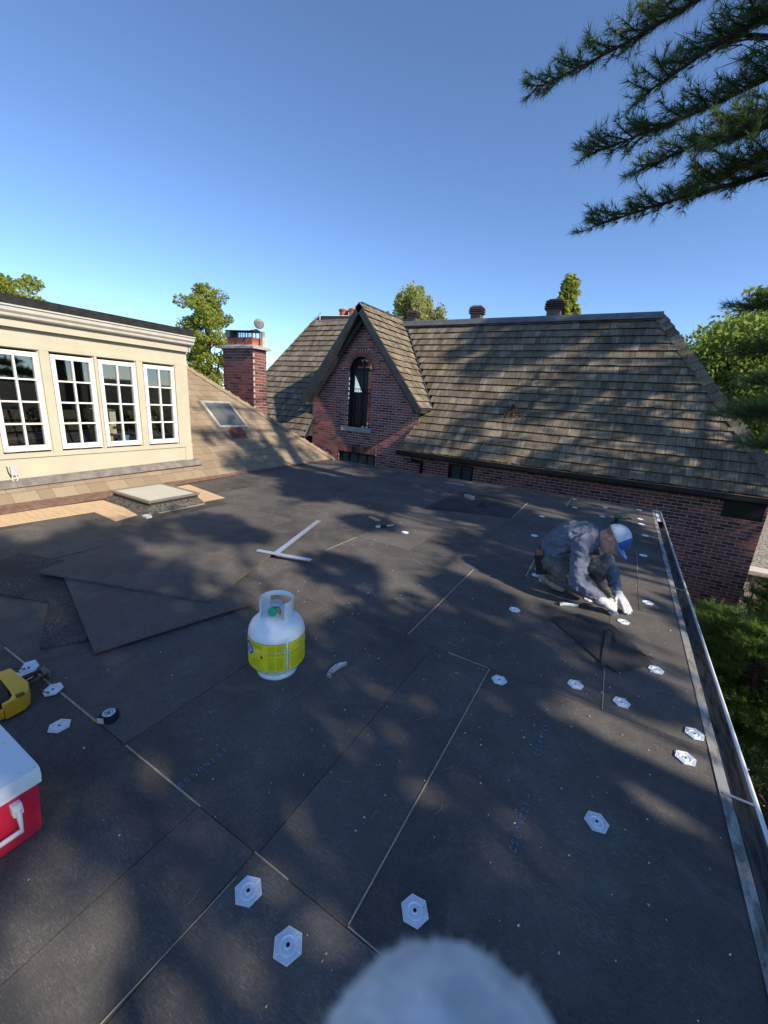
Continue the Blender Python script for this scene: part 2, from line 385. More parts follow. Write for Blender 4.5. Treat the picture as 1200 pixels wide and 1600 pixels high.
# ------------------------------------------------------------------ gutter along the right edge
gut = thing('rain_gutter', 'weathered aluminium rain gutter with bright lip along the right roof edge', 'gutter', (RX1, 0, 0))
gal = dirty_metal('galvanised', (0.42, 0.43, 0.42), (0.12, 0.10, 0.075), 0.42, 0.62, 0.45, 0.6, (3, 1.2, 3), 5.0)
trough = dirty_metal('gutter_dirt', (0.34, 0.33, 0.30), (0.045, 0.04, 0.032), 0.44, 0.66, 0.7, 0.2, (6, 0.9, 6), 4.0)
lipm = dirty_metal('gutter_lip', (0.90, 0.93, 0.94), (0.55, 0.55, 0.52), 0.6, 0.8, 0.35, 0.3, (2, 1.5, 2), 6.0)
GY0, GY1 = -3.1, 7.74
def extr(prof, y0, y1): 
    b = MB(); n = len(prof); b.add([(x, y0, z) for x, z in prof] + [(x, y1, z) for x, z in prof], [(i, i+1, n+i+1, n+i) for i in range(n-1)]); return b
extr([(-0.012, 0.0035), (0.030, -0.004), (0.034, -0.014)], GY0, GY1).build('flange', gal, gut)
extr([(0.0345, -0.003), (0.0345, -0.085), (0.055, -0.10), (0.098, -0.10), (0.112, -0.075), (0.115, -0.02), (0.106, 0.004)], GY0, GY1).build('trough', trough, gut)
b = MB(); b.tube([(0.108, GY0, 0.004), (0.108, GY1, 0.004)], 0.0085, 8); b.build('lip', lipm, gut, smooth=True)
extr([(0.1165, 0.0), (0.1165, -0.11)], GY0, GY1).build('face', plain('gutter_face', (0.45, 0.38, 0.30), 0.6), gut)
for yy, c in ((1.853, alu_m), (6.46, alu_m), (-0.5, alu_m), (4.2, gal)):
    b = MB(); b.box(0.0, 0.105, yy-0.006, yy+0.006, 0.004, 0.0065); b.build('hanger', c, gut)
b = MB(); b.box(-0.005, 0.10, 7.02, 7.62, -0.012, -0.009); b.build('clean_liner', lipm, gut)
b = MB(); b.box(-0.008, 0.118, GY1, GY1+0.008, -0.10, 0.008); b.build('end_cap', lipm, gut)

# ------------------------------------------------------------------ shingled slope on the left
K, SX, SY = 0.83, -5.86, 7.80                     # pitch, foot of the slope, far corner
slope = thing('shingle_roof', 'tan asphalt shingle roof slope rising on the left behind the flat roof', 'roof', (SX, 0, 0))
LEN = 2.6
b = MB()
yn = -2.5
b.add([(0, yn, -0.03), (0, SY-0.03, -0.03), (-LEN, SY-0.03-LEN, K*LEN-0.03), (-LEN, yn, K*LEN-0.03), (0, yn, -0.3), (0, SY-0.03, -0.3), (-LEN, SY-LEN, -0.3), (-LEN, yn, -0.3)],
      [(0, 1, 2, 3), (0, 4, 5, 1), (1, 5, 6, 2), (0, 3, 7, 4), (4, 7, 6, 5)])
b.build('roof_deck', dark_m, slope)
b = MB(); b.add([(0, SY, -0.02), (-LEN, SY-LEN, K*LEN-0.02), (-LEN*2.4, SY-LEN, K*LEN-0.02), (-LEN*2.4, SY, -0.02), (0, SY, -0.32), (-LEN*2.4, SY, -0.32)], [(0, 3, 2, 1), (0, 4, 5, 3)])
b.build('far_slope', shake_i, slope)
EXP = 0.165; TH = math.atan(K); cs, sn = math.cos(TH), math.sin(TH)
sh = MB(); L2 = EXP + 0.05
sh.add([(-.5, 0, 0), (.5, 0, 0), (.5, 0, 0.009), (-.5, 0, 0.009), (-.5, L2, -0.003), (.5, L2, -0.003)], [(0, 1, 2, 3), (3, 2, 5, 4), (0, 3, 4), (1, 5, 2)])
sh_me = sh.mesh('shingle', shingle_m)
# basis: local x -> +Y world, local y -> up slope (-X, +Z), local z -> normal
BM = Matrix(((0, -cs, sn), (1, 0, 0), (0, sn, cs)))
row = 0; nsh = 0
s = 0.03
while s < 3.3:
    yfar = SY - s*cs - 0.02; y = 1.0 - random.random()*0.3 if s < 0.35 else 1.2
    while y < yfar:
        w = random.choice((0.15, 0.19, 0.22, 0.25)); a, c2 = y, min(y + w, yfar)
        # hidden behind the dormer
        if not (s*cs > 0.30 and c2 < 4.15) and c2 - a > 0.03:
            o = bpy.data.objects.new('shingle', sh_me); COL.objects.link(o); o.parent = slope
            o.matrix_local = Matrix.Translation((-s*cs, (a+c2)/2, s*sn + random.uniform(0, 0.002))) @ BM.to_4x4() @ Matrix.Diagonal((c2-a-0.003, 1, 1, 1)); nsh += 1
        y += w
    s += EXP; row += 1
# hip cap pieces
cap = MB(); hd = Vector((-1, -1, K)).normalized(); n1 = Vector((K, 0, 1)).normalized(); n2 = Vector((0, K, 1)).normalized(); up = (n1 + n2).normalized()
sA = up.cross(hd).normalized()
cl = 0.30
for sg in (0,):
    e1 = (n1.cross(hd)).normalized(); e2 = -(n2.cross(hd)).normalized()
    if e1.x < 0 and e1.y < 0: e1 = -e1
p0 = Vector((0, 0, 0))
f1 = Vector((1, -1, 0)).normalized(); f1 = (f1 - n1 * f1.dot(n1)).normalized(); f2 = Vector((-1, 1, 0)).normalized(); f2 = (f2 - n2 * f2.dot(n2)).normalized()
cv = []
for t, lift in ((0, 0.020), (cl, 0.008)):
    cv += [hd*t + f1*0.09 + up*(lift-0.004), hd*t + up*(lift+0.012), hd*t + f2*0.11 + up*(lift-0.004)]
cap.add(cv, [(0, 1, 4, 3), (1, 2, 5, 4), (0, 2, 1)])
cap_me = cap.mesh('hip_cap', shingle_m)
for i in range(16):
    o = bpy.data.objects.new('hip_cap', cap_me); COL.objects.link(o); o.parent = slope; o.location = Vector((0.02, SY, 0.0)) + hd * (i * 0.245 + 0.02)
# red-brown flashing at the foot and grey flashing under the dormer
b = MB(); b.add([(0.30, 0.3, 0.008), (0.30, 3.0, 0.008), (0.17, 3.9, 0.008), (0.05, 5.6, 0.008), (0.0, SY, 0.012), (-0.035, SY-0.04, 0.038), (-0.035, 0.3, 0.038)], [(0, 1, 2, 3, 4, 5, 6)])
b.build('foot_flashing', plain('red_flashing', (0.20, 0.125, 0.095), 0.9, 0.1, var=0.35, scale=14, bump=0.4), slope)

# ------------------------------------------------------------------ dormer
DX = -6.13
dm = thing('dormer', 'cream painted dormer with a row of white casement windows above the shingles', 'dormer', (DX, 0, 0))
DY0, DY1 = 0.2, 4.245
WZ0, WZ1 = 0.585, 1.72
WIN = [(1.845, 2.312), (2.428, 2.899), (2.951, 3.435), (3.545, 4.012)]
WIN0 = (1.22, 1.70)
b = MB()
b.box(-0.12, 0.0, DY0, DY1, 0.20, 0.56)                      # below the sills
b.box(-0.12, 0.0, DY0, DY1, 1.745, 2.05)                     # above the heads
edges = [DY0, WIN0[0], WIN0[1]] + [v for w in WIN for v in w] + [DY1]
for i in range(0, len(edges), 2): b.box(-0.12, 0.0, edges[i], edges[i+1], 0.56, 1.745)
b.build('wall', cream_m, dm)
b = MB()
for i in range(0, len(edges), 2): b.box(0.001, 0.018, edges[i] + 0.012, edges[i+1] - 0.012, 0.552, 1.752)
b.box(0.001, 0.018, DY0, DY1, 0.505, 0.551); b.box(0.001, 0.020, DY0, DY1, 1.753, 1.80); b.box(0.0, 0.014, DY1 - 0.12, DY1, 0.22, 0.504)
b.build('trim', cream_m, dm)
b = MB(); b.box(0.02, 0.06, DY0, DY1 + 0.01, 1.965, 2.06); b.box(-0.14, 0.06, DY1 + 0.0, DY1 + 0.03, 1.965, 2.06)
b.build('frieze', cream_m, dm)
b = MB(); prof = [(0.0, 2.06), (0.10, 2.06), (0.12, 2.075), (0.125, 2.10), (0.15, 2.125), (0.155, 2.165), (0.17, 2.17), (0.17, 2.185), (0.0, 2.185)]
b.prism(prof, lambda p: (p[0], DY0, p[1]), lambda p: (p[0], DY1 + 0.06, p[1]))
b.build('cornice', plain('cornice_paint', (0.50, 0.485, 0.43), 0.5, 0.4, var=0.08), dm)
b = MB(); b.box(-3.2, 0.15, DY0, DY1 + 0.05, 2.188, 2.285); b.build('roof_edge', plain('tar_edge', (0.016, 0.017, 0.018), 0.75, 0.3, var=0.5, scale=12, bump=0.6), dm)
# room behind the glass
roomm = plain('room_wall', (0.62, 0.60, 0.52), 0.9, 0.1)
b = MB()
b.box(-3.2, -3.15, DY0, DY1, 0.1, 2.18); b.box(-3.15, -0.12, DY0, DY0+0.03, 0.1, 2.18); b.box(-3.15, -0.12, DY1-0.03, DY1-0.001, 0.1, 2.18); b.box(-3.15, -0.121, DY0+.03, DY1-.03, 2.12, 2.187)
b.build('room_shell', roomm, dm)
b = MB(); b.box(-3.149, -0.121, DY0+.031, DY1-.031, 0.05, 0.12); b.box(-0.75, -0.121, DY0+.04, DY1-.04, 0.50, 0.53); b.build('window_counter', wood_mat('counter', (0.22, 0.18, 0.13)), dm)
def casement(y0, y1, big=True):
    w = MB(); t = 0.052
    x0, x1 = -0.045, 0.010
    w.box(x0, x1, y0+.004, y0+t, WZ0, WZ1); w.box(x0, x1, y1-t, y1-.004, WZ0, WZ1)
    w.box(x0, x1, y0+t, y1-t, WZ0, WZ0+0.062); w.box(x0, x1, y0+t, y1-t, WZ1-t, WZ1)
    wo_ = w.build('window', white_m, dm)
    a0, a1, c0, c1 = y0+t, y1-t, WZ0+0.062, WZ1-t
    mb = MB(); mb.box(-0.032, 0.004, (a0+a1)/2-.010, (a0+a1)/2+.010, c0, c1); mb.build('muntin', white_m, wo_)
    for i in (1, 2, 3):
        z = c0 + (c1-c0)*i/4; mb = MB(); mb.box(-0.031, 0.003, a0, a1, z-.0095, z+.0095); mb.build('muntin', white_m, wo_)
    for i in range(4):
        for j in range(2):
            ya = a0 if j == 0 else (a0+a1)/2 + .010; yb = (a0+a1)/2 - .010 if j == 0 else a1
            za = c0 + (c1-c0)*i/4 + (.0095 if i else 0); zb = c0 + (c1-c0)*(i+1)/4 - (.0095 if i < 3 else 0)
            tx = random.uniform(-0.0015, 0.0015)
            p = MB(); p.add([(-0.018+tx, ya, za), (-0.018, yb, za), (-0.018-tx, yb, zb), (-0.018, ya, zb)], [(0, 1, 2, 3)]); p.build('pane', glass_m, wo_)
for a, c in [WIN0] + WIN: casement(a, c)
b = MB(); b.add([(0.002, DY0, 0.235), (0.002, DY1+0.10, 0.30), (0.05, DY1+0.12, 0.272), (0.10, DY1+0.12, 0.205), (0.10, DY0, 0.160), (0.045, DY0, 0.215)], [(0, 1, 2, 5), (5, 2, 3, 4)])
b.build('flashing', plain('lead_flashing', (0.17, 0.155, 0.14), 0.75, 0.3, var=0.3, scale=10), dm)
# things on the counter inside
def crate(name, c, sx, sy, sz, col, label, cat):
    b = MB(); b.box(-sx/2, sx/2, -sy/2, sy/2, 0, sz); b.box(-sx/2-.006, sx/2+.006, -sy/2-.006, sy/2+.006, sz*0.8, sz+.004)
    return tag(b.build(name, plain(name, col, 0.7), loc=c), label, cat)
crate('storage_box', (DX-0.42, 3.10, 0.53), 0.22, 0.20, 0.30, (0.50, 0.42, 0.24), 'tan storage box on the counter inside the third dormer window', 'box')
crate('paper_box', (DX-0.72, 3.25, 0.12), 0.26, 0.30, 0.92, (0.55, 0.52, 0.45), 'pale carton standing behind the tan box inside the dormer', 'box')
crate('blue_tub', (DX-0.35, 3.36, 0.53), 0.12, 0.10, 0.16, (0.10, 0.28, 0.42), 'small blue tub inside the third dormer window', 'tub')
for y, h_, c, lb in ((2.02, .05, (.55, .53, .48), 'flat pale papers on the counter inside the leftmost visible window'), (2.66, .06, (.45, .40, .34), 'heap of papers on the counter inside the second dormer window')):
    b = MB()
    for i in range(5):
        b.obox((random.uniform(-.05, .05), random.uniform(-.05, .05), 0.006 + i*0.012), (math.cos(i), math.sin(i), 0.03*i), (-math.sin(i), math.cos(i), 0.02), (0, 0, 1), .13, .10, .004)
    tag(b.build('papers', plain('paper', c, 0.8), loc=(DX-0.35, y, 0.53)), lb, 'papers')
# junction box with cable at the dormer foot
jb = thing('junction_box', 'small grey junction box with looped white cable on the dormer foot', 'box', (DX, 1.90, 0.36))
b = MB(); b.box(0.0, 0.035, -0.03, 0.035, -0.05, 0.055); b.build('body', plain('pvc_grey', (0.45, 0.46, 0.46), 0.5), jb, bevel=0.004)
b = MB(); b.tube([(0.02, -.02, -.05), (0.03, -.03, -.10), (0.03, 0.0, -.135), (0.03, .02, -.10), (0.02, .015, -.05)], 0.006, 6); b.build('cable', white_m, jb, smooth=True)
b = MB(); b.tube([(0.015, -.055, .06), (0.02, -.05, -.01), (0.02, -.03, -.07)], 0.005, 6); b.build('cable', black_m, jb, smooth=True)

# ------------------------------------------------------------------ roof window and vent on the slope
def on_slope(parent, s, y, lift=0.0):
    return Matrix.Translation((SX - s*cs, y, s*sn)) @ BM.to_4x4() @ Matrix.Translation((0, 0, lift))
rw = thing('roof_window', 'tilted skylight with pale frame set in the tan shingles', 'skylight'); rw.matrix_world = on_slope(None, 1.10/cs, 5.55, 0.012)
W_, L_ = 0.345, 0.36
b = MB()
for x0, x1, y0, y1 in ((-W_, -W_+.05, -L_, L_), (W_-.05, W_, -L_, L_), (-W_+.05, W_-.05, -L_, -L_+.05), (-W_+.05, W_-.05, L_-.05, L_)): b.box(x0, x1, y0, y1, -0.02, 0.075)
b.build('frame', plain('pale_frame', (0.50, 0.47, 0.40), 0.5, 0.4, 0.1, var=0.2), rw, bevel=0.006)
b = MB(); b.box(-W_+.05, W_-.05, -L_+.05, L_-.05, 0.02, 0.06); b.build('pane', NT('frosted_pane', 0.16, (0.13, 0.14, 0.13), 0.6).mat, rw)
vt = thing('roof_vent', 'low rusty brown metal vent hood below the slope skylight', 'vent'); vt.matrix_world = on_slope(None, 0.765/cs, 5.58, 0.012)
b = MB(); b.add([(-.15,-.13,0),(.15,-.13,0),(.15,.15,0),(-.15,.15,0),(-.13,-.10,.075),(.13,-.10,.075),(.12,.13,.04),(-.12,.13,.04)], [(4,5,6,7),(0,1,5,4),(1,2,6,5),(2,3,7,6),(3,0,4,7)])
b.build('hood', plain('rust_hood', (0.20, 0.085, 0.060), 0.6, 0.3, 0.2, var=0.35, scale=12), vt, bevel=0.01)
b = MB(); b.box(-.18, .18, -.16, .20, -0.004, 0.003); b.build('flange', plain('rust_flange', (0.17, 0.09, 0.07), 0.7), vt)

# ------------------------------------------------------------------ curb skylight on the flat roof
sk = thing('curb_skylight', 'low square skylight on a tar-coated curb beside bare plywood', 'skylight', (-5.02, 2.93, 0), 0.0); sk.scale = (.92, .92, .70)
tar = plain('tar_gravel', (0.085, 0.080, 0.070), 0.9, 0.2, var=0.75, scale=30, bump=1.0, bscale=70)
b = MB(); a0, a1 = 0.52, 0.40
b.add([(-a0,-.44,.002),(a0,-.44,.002),(a0,.40,.002),(-a0,.40,.002),(-.43,-.345,.11),(.43,-.345,.11),(.43,.345,.11),(-.43,.345,.11)], [(0,1,5,4),(1,2,6,5),(2,3,7,6),(3,0,4,7)])
b.build('tar_skirt', tar, sk)
b = MB(); b.box(-.43, .43, -.345, .345, .09, .175); b.build('curb', plain('tar_black', (0.03, 0.028, 0.024), 0.7, 0.4, var=0.6, scale=20, bump=0.8), sk)
b = MB()
for x0, x1, y0, y1 in ((-.45,-.41,-.365,.365),(.41,.45,-.365,.365),(-.41,.41,-.365,-.325),(-.41,.41,.325,.365)): b.box(x0,x1,y0,y1,.160,.192)
b.build('frame', plain('bronze_frame', (0.24, 0.21, 0.17), 0.45, 0.4, 0.4), sk)
b = MB(); b.add([(-.41,-.325,.185),(.41,-.325,.185),(.41,.325,.185),(-.41,.325,.185),(-.0,-.0,.196)], [(0,1,4),(1,2,4),(2,3,4),(3,0,4)])
b.build('dome', NT('dome_acrylic', 0.2, (0.50, 0.50, 0.43), 0.6).mat, sk)
b = MB(); b.add([(.46,-.28,.004),(.56,-.30,.004),(.57,.36,.004),(.47,.38,.004)], [(0,1,2,3)]); b.build('bare_edge', tan_m, sk)

# ================================================================== NEIGHBOUR'S BRICK HOUSE
YW = 9.9
EZ, EY, PK = 0.218, 9.5, 1.485                # eave height, eave line, roof pitch (rise per metre)
RZ = 3.70; RYR = EY + (RZ - EZ) / PK           # ridge
GX, GZA, GHW, GZB = -6.50, 3.77, 1.95, 1.30    # gable centre, apex, half width at base
XL, XR = -8.32, 2.545
house = thing('brick_house', 'neighbouring red brick house with steep cedar shake roof and pointed gable', 'house', (0, 0, 0))
GS = (GZA - GZB) / GHW                          # gable slope
CH = 0.0677; BL = 0.213
def wall_spans(z):
    """X intervals of brickwork at height z on the front wall"""
    if z < 0.22: sp = [(XL, XR)]
    else:
        a, c = XL, -4.72
        if z > 1.20:
            hw = (GZA - 0.16 - z) / GS
            if hw <= 0.05: return []
            a, c = max(a, GX - hw), min(c, GX + hw)
        sp = [(a, c)]
    def cut(x0, x1):
        nonlocal sp; out = []
        for a, c in sp:
            if x1 <= a or x0 >= c: out.append((a, c)); continue
            if x0 > a: out.append((a, x0))
            if x1 < c: out.append((x1, c))
        sp = out
    wx0, wx1, wz0, wzs = -7.005, -6.268, 0.62, 2.19           # arched window: springing at wzs
    if wz0 <= z <= wzs: cut(wx0, wx1)
    elif wzs < z:
        rr = (wx1 - wx0) / 2; dz = z - wzs
        if dz < rr + 0.205:
            hw = math.sqrt(max(0, (rr + 0.205)**2 - dz*dz)); cut((wx0+wx1)/2 - hw, (wx0+wx1)/2 + hw)
    if -0.9 < z < 0.115: cut(-7.29, -6.0)                     # soldier course + low window left
    if -0.55 < z < 0.19: cut(-3.775, -3.10)
    if -0.30 < z < 0.06: cut(1.885, 2.50)
    return sp
brk = MB(); brk.box(-.5, .5, -.5, .5, -.5, .5); brk.f = [f for i, f in enumerate(brk.f) if i != 4]; brk.m = [0]*5
brick_me = brk.mesh('brick', brick_o)
mort = MB(); cand = []
z = GZ; i = 0; rndb = random.Random(5)
while z < 3.7:
    zc = z + CH/2
    for h0 in (0.0, 0.5):
        for a, c in wall_spans(z + CH*(h0 + 0.25)):
            z0_, z1_ = z + CH*h0, z + CH*(h0+0.5); mort.add([(a, YW, z0_), (c, YW, z0_), (c, YW, z1_), (a, YW, z1_)], [(0, 1, 2, 3)])
    for a, c in wall_spans(zc):
        if z < -1.0 and c > -2 : a = max(a, -2.0)
        x = math.floor(a / BL) * BL + (BL/2 if i % 2 else 0) - BL
        while x < c:
            p, q = max(a, x), min(c, x + BL - 0.013)
            if q - p > 0.035: cand.append(((p + q)/2, zc + rndb.uniform(-.001, .001), q - p))
            x += BL
    z += CH; i += 1
wall = mort.build('wall', mortar_m, house)
b = MB(); b.box(XL+.01, XR-.01, YW+.30, YW+3.2, GZ, 0.15); b.build('wall_core', dark_m, house)
b = MB(); b.add([(XR, YW+.0, GZ), (XR, YW+3.5, GZ), (XR, YW+3.5, .2), (XR, YW, .2)], [(0, 1, 2, 3)]); b.add([(XL, YW, GZ), (XL, YW+3.5, GZ), (XL, YW+3.5, 1.2), (XL, YW, 1.2)], [(3, 2, 1, 0)]); b.build('side_wall', brick_i, house)
def vis(c):
    x, y, d = proj((c[0], YW, c[1]))
    if not (0 <= x <= 1210) or (c[1] < on_y(min(max(x,0),1200), 1000, YW).z): return 0
    # hidden behind the flat roof edge or the slope
    t = RY1 / YW; zr = H + (c[1] - H) * t; xr = c[0] * t
    if xr < 0.7 and zr < -0.02: return 0
    return c[2] * 1.0 / (d*d)
cand.sort(key=vis, reverse=True)
for k, (x, zc, w) in enumerate(cand[:245]):
    o = bpy.data.objects.new('brick', brick_me); COL.objects.link(o); o.parent = wall
    o.location = (x, YW + 0.02, zc); o.scale = (w, 0.052 + rndb.uniform(0, .003), CH - 0.013)
jb_ = MB()
for x, zc, w in cand[245:]:
    n0 = len(jb_.f); d = 0.006 + rndb.uniform(-.0015, .0015)
    jb_.box(x-w/2, x+w/2, YW-d, YW+0.03, zc-CH/2+.0065, zc+CH/2-.0065); del jb_.f[n0+4]; jb_.m.pop()
tag(jb_.build('brickwork', brick_i, wall), kind='stuff')
# voussoirs and soldier courses
AC = Vector(((-7.005-6.268)/2, YW, 2.19)); AR = 0.3685
for k in range(21):
    a = math.pi * (k + 0.5) / 21
    b = MB(); b.obox((0, 0, 0), (math.cos(a), 0, math.sin(a)), (0, 1, 0), (-math.sin(a), 0, math.cos(a)), 0.098, 0.03, 0.026)
    b.build('brick', brick_o, wall, loc=AC + Vector((math.cos(a)*(AR+0.102), 0.018, math.sin(a)*(AR+0.102))))
sol = MB(); sol.box(-.0285, .0285, -.03, .03, -.1, .1); sol_me = sol.mesh('brick', brick_o)
def soldiers(x0, x1, zt):
    n = int((x1-x0)/0.0655)
    for k in range(n):
        o = bpy.data.objects.new('brick', sol_me); COL.objects.link(o); o.parent = wall; o.location = (x0 + (k+.5)*(x1-x0)/n, YW+0.02, zt-0.1)
soldiers(-7.29, -6.0, 0.11); soldiers(-3.775, -3.10, 0.185)
b = MB(); b.box(-7.29, -6.0, YW+.008, YW+.1, -.095, .115); b.box(-3.775, -3.10, YW+.008, YW+.1, -.02, .19)
prof = [(AC.x + math.cos(t)*(AR+.205), AC.z + math.sin(t)*(AR+.205)) for t in np.linspace(0, math.pi, 24)] + [(AC.x + math.cos(t)*AR, AC.z + math.sin(t)*AR) for t in np.linspace(math.pi, 0, 24)]
n_ = 24; b.add([(p[0], YW+.004, p[1]) for p in prof], [(k, k+1, 46-k, 47-k) for k in range(23)])
b.build('arch_mortar', mortar_m, wall)
# arched window
aw = thing('tmp', '', ''); bpy.data.objects.remove(aw)
b = MB()
outer = [(-AR, 0.62-2.19)] + [(math.cos(t)*AR, math.sin(t)*AR) for t in np.linspace(math.pi, 0, 20)] + [(AR, 0.62-2.19)]
inner = [(x*0.84, zz*0.84 if zz > 0 else zz + 0.06) for x, zz in outer]
n_ = len(outer)
vsx = [(x, 0.0, zz) for x, zz in outer] + [(x, 0.0, zz) for x, zz in inner] + [(x, 0.06, zz) for x, zz in inner]
b.add(vsx, [(k, k+1, n_+k+1, n_+k) for k in range(n_-1)] + [(n_+k, n_+k+1, 2*n_+k+1, 2*n_+k) for k in range(n_-1)] + [(n_-1, 0, n_, 2*n_-1)])
# reveal
b.add([(x, -0.13, zz) for x, zz in outer] + [(x, 0.0, zz) for x, zz in outer], [(k, k+1, n_+k+1, n_+k) for k in range(n_-1)])
aw = b.build('arched_window', black_m, house, loc=(AC.x, YW+0.14, AC.z))
b = MB(); b.box(-.012, .012, -.01, .03, -1.55, .30); b.build('mullion', black_m, aw)
b = MB(); b.box(-.31, .31, -.012, .03, -.62, -.58); b.build('transom', black_m, aw)
b = MB(); b.box(-.31, .31, -.012, .03, .0, .03); b.build('transom', black_m, aw)
b = MB(); b.add([(x*0.85, 0.035, zz*0.85 if zz > 0 else zz) for x, zz in outer], [tuple(range(n_))]); b.build('pane', glass_mat('dark_glass', (0.5, 0.5, 0.5), 1.0), aw)
b = MB(); b.box(-.31, .31, .036, .05, -1.55, -.62); b.build('lower_panel', black_m, aw)
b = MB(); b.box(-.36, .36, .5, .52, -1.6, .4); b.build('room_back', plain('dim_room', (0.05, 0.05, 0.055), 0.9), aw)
b = MB(); b.box(0.06, 0.22, .2, .22, -.55, .25); b.build('curtain', plain('curtain', (0.45, 0.33, 0.2), 0.9), aw)
rl = MB(); rl.box(-.36, .36, -.10, -.085, -.505, -.485); rl.box(-.36, .36, -.10, -.085, -1.50, -1.485)
for k in range(9): x = -.32 + k*.08; rl.box(x-.005, x+.005, -.098, -.088, -1.49, -.50)
rl.build('railing', black_m, aw)
b = MB(); b.box(-7.215, -6.185, YW-.05, YW+.05, 0.515, 0.635); b.build('sill', stone_grey, house, bevel=0.006)
# two small pale birds' shapes on the sill: bird droppings / lamps
for k, x in enumerate((-6.46, -6.33)):
    b = MB(); b.lathe([(0.0, 0), (.022, .006), (.03, .03), (.022, .055), (0, .062)], 10); b.tube([(0, 0, .03), (-.06, -.02, -.02+.03)], .008, 6)
    b.build('sill_lamp', white_m, house, smooth=True, loc=(x, YW-.02, .637))
# low windows
def low_window(x0, x1, z0, z1, n, glass=(0.12, 0.20, 0.22)):
    b = MB(); y = YW + 0.06; t = 0.045
    b.box(x0, x0+t, y-.03, y+.05, z0, z1); b.box(x1-t, x1, y-.03, y+.05, z0, z1); b.box(x0+t, x1-t, y-.03, y+.05, z1-t, z1); b.box(x0+t, x1-t, y-.03, y+.05, z0, z0+t)
    w = b.build('window', black_m, house)
    for k in range(1, n):
        x = x0 + (x1-x0)*k/n; b = MB(); b.box(x-.018, x+.018, y-.02, y+.04, z0+t, z1-t); b.build('mullion', black_m, w)
    for k in range(n):
        b = MB(); b.add([(x0+(x1-x0)*k/n+.02, y+.02, z0+t), (x0+(x1-x0)*(k+1)/n-.02, y+.02, z0+t), (x0+(x1-x0)*(k+1)/n-.02, y+.02, z1-t), (x0+(x1-x0)*k/n+.02, y+.02, z1-t)], [(0,1,2,3)])
        b.build('pane', pane_m, w)
pane_m = NT('blue_pane', 0.12, (0.07, 0.10, 0.115), 0.8).mat
low_window(-7.25, -6.02, -.9, -.095, 4); low_window(-3.75, -3.12, -.55, -.02, 2)
b = MB(); b.box(1.90, 2.50, YW+.01, YW+.06, -.29, .055)
for k in range(9): b.box(1.93, 2.47, YW-.012, YW+.02, -.275+k*.036, -.252+k*.036)
b.build('wall_vent', black_m, house)
# eave: soffit, fascia, gutter, downpipe
b = MB(); b.box(-4.95, 2.66, EY-0.01, YW+.1, 0.075, 0.10); b.build('soffit', black_m, house)
def hgut(x0, x1):
    b = MB(); pr = [(EY-.02, .20), (EY-.02, .10), (EY-.05, .085), (EY-.10, .085), (EY-.125, .12), (EY-.13, .215), (EY-.12, .222), (EY-.112, .21)]
    n = len(pr); b.add([(x0, y, zz) for y, zz in pr] + [(x1, y, zz) for y, zz in pr], [(k, k+1, n+k+1, n+k) for k in range(n-1)]); return b
hgut(-5.06, 2.75).build('gutter', black_m, house)
b = MB(); b.box(-5.06, 2.75, EY-.135, EY-.118, .214, .226); b.build('gutter_rim', plain('copper_rim', (0.30, 0.20, 0.13), 0.5, 0.4, 0.5, var=0.4, scale=3), house)
b = MB(); b.tube([(-4.62, EY-.08, .10), (-4.62, EY-.05, .0), (-4.52, YW-.05, -.10), (-4.51, YW-.05, -2.0)], 0.042, 8); b.build('downpipe', black_m, house, smooth=True)

# ---- shakes
sk_ = MB(); EXS = 0.212
def wedge(B, c, wx, up_, w, L, th):
    """c: butt centre on the deck, wx: along the course, up_: up the slope"""
    nrm = Vector(wx).cross(Vector(up_)).normalized(); wx, up_ = Vector(wx), Vector(up_)
    g_ = nrm*.020; p = [c - wx*w/2 + g_, c + wx*w/2 + g_, c + wx*w/2 + g_ + nrm*th, c - wx*w/2 + g_ + nrm*th, c - wx*w/2 + up_*L + nrm*.003, c + wx*w/2 + up_*L + nrm*.003]
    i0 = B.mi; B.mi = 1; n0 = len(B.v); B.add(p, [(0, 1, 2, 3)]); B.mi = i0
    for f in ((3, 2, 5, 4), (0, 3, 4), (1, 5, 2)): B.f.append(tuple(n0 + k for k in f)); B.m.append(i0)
shk = MB(); wedge(shk, Vector((0, 0, 0)), (1, 0, 0), (0, 1, 0), 1.0, EXS + 0.07, 0.028)
shake_me = shk.mesh('shake', [shake_o, grain_shade])
SL = math.atan(PK); ucs, usn = math.cos(SL), math.sin(SL)
FB = Matrix(((1, 0, 0), (0, ucs, -usn), (0, usn, ucs)))         # main slope: local y up slope
main_roof = MB()
main_roof.add([(-4.75, EY, EZ-.015), (2.72, EY, EZ-.015), (0.20, RYR, RZ-.015), (-6.5, RYR, RZ-.015), (-6.5, RYR, RZ-.015), (-4.72, 10.15, 1.17)], [(0, 1, 2, 3, 5)])
lt = 4.0
main_roof.add([(-12.27, EY, EZ-.015), (-8.2, EY, EZ-.015), (-8.2, 10.2, EZ+.7*PK-.015), (-6.6, RYR, RZ-.015), (-6.6, RYR+.2, RZ+.28), (-9.99, RYR+.30, RZ+.43)], [(0, 1, 2, 3, 4, 5)])
main_roof.add([(2.72, EY, EZ-.015), (2.72, EY+5, EZ-.015), (0.20, RYR+.3, RZ-.015), (0.20, RYR, RZ-.015)], [(0, 1, 2, 3)])
main_roof.add([(0.20, RYR, RZ-.015), (0.2, RYR+3, EZ), (-9, RYR+3, EZ), (-9, RYR, RZ-.015)], [(0, 1, 2, 3)])
mr = main_roof.build('main_roof', dark_m, house)
def left_lim(zz):
    if zz < 1.17: return -5.02 + (zz - 0.22) * 0.32
    return GX + (GZA - zz) / GS * 1.0 + 0.02
rest = MB(); cand = []; rs = random.Random(9)
s = 0.0
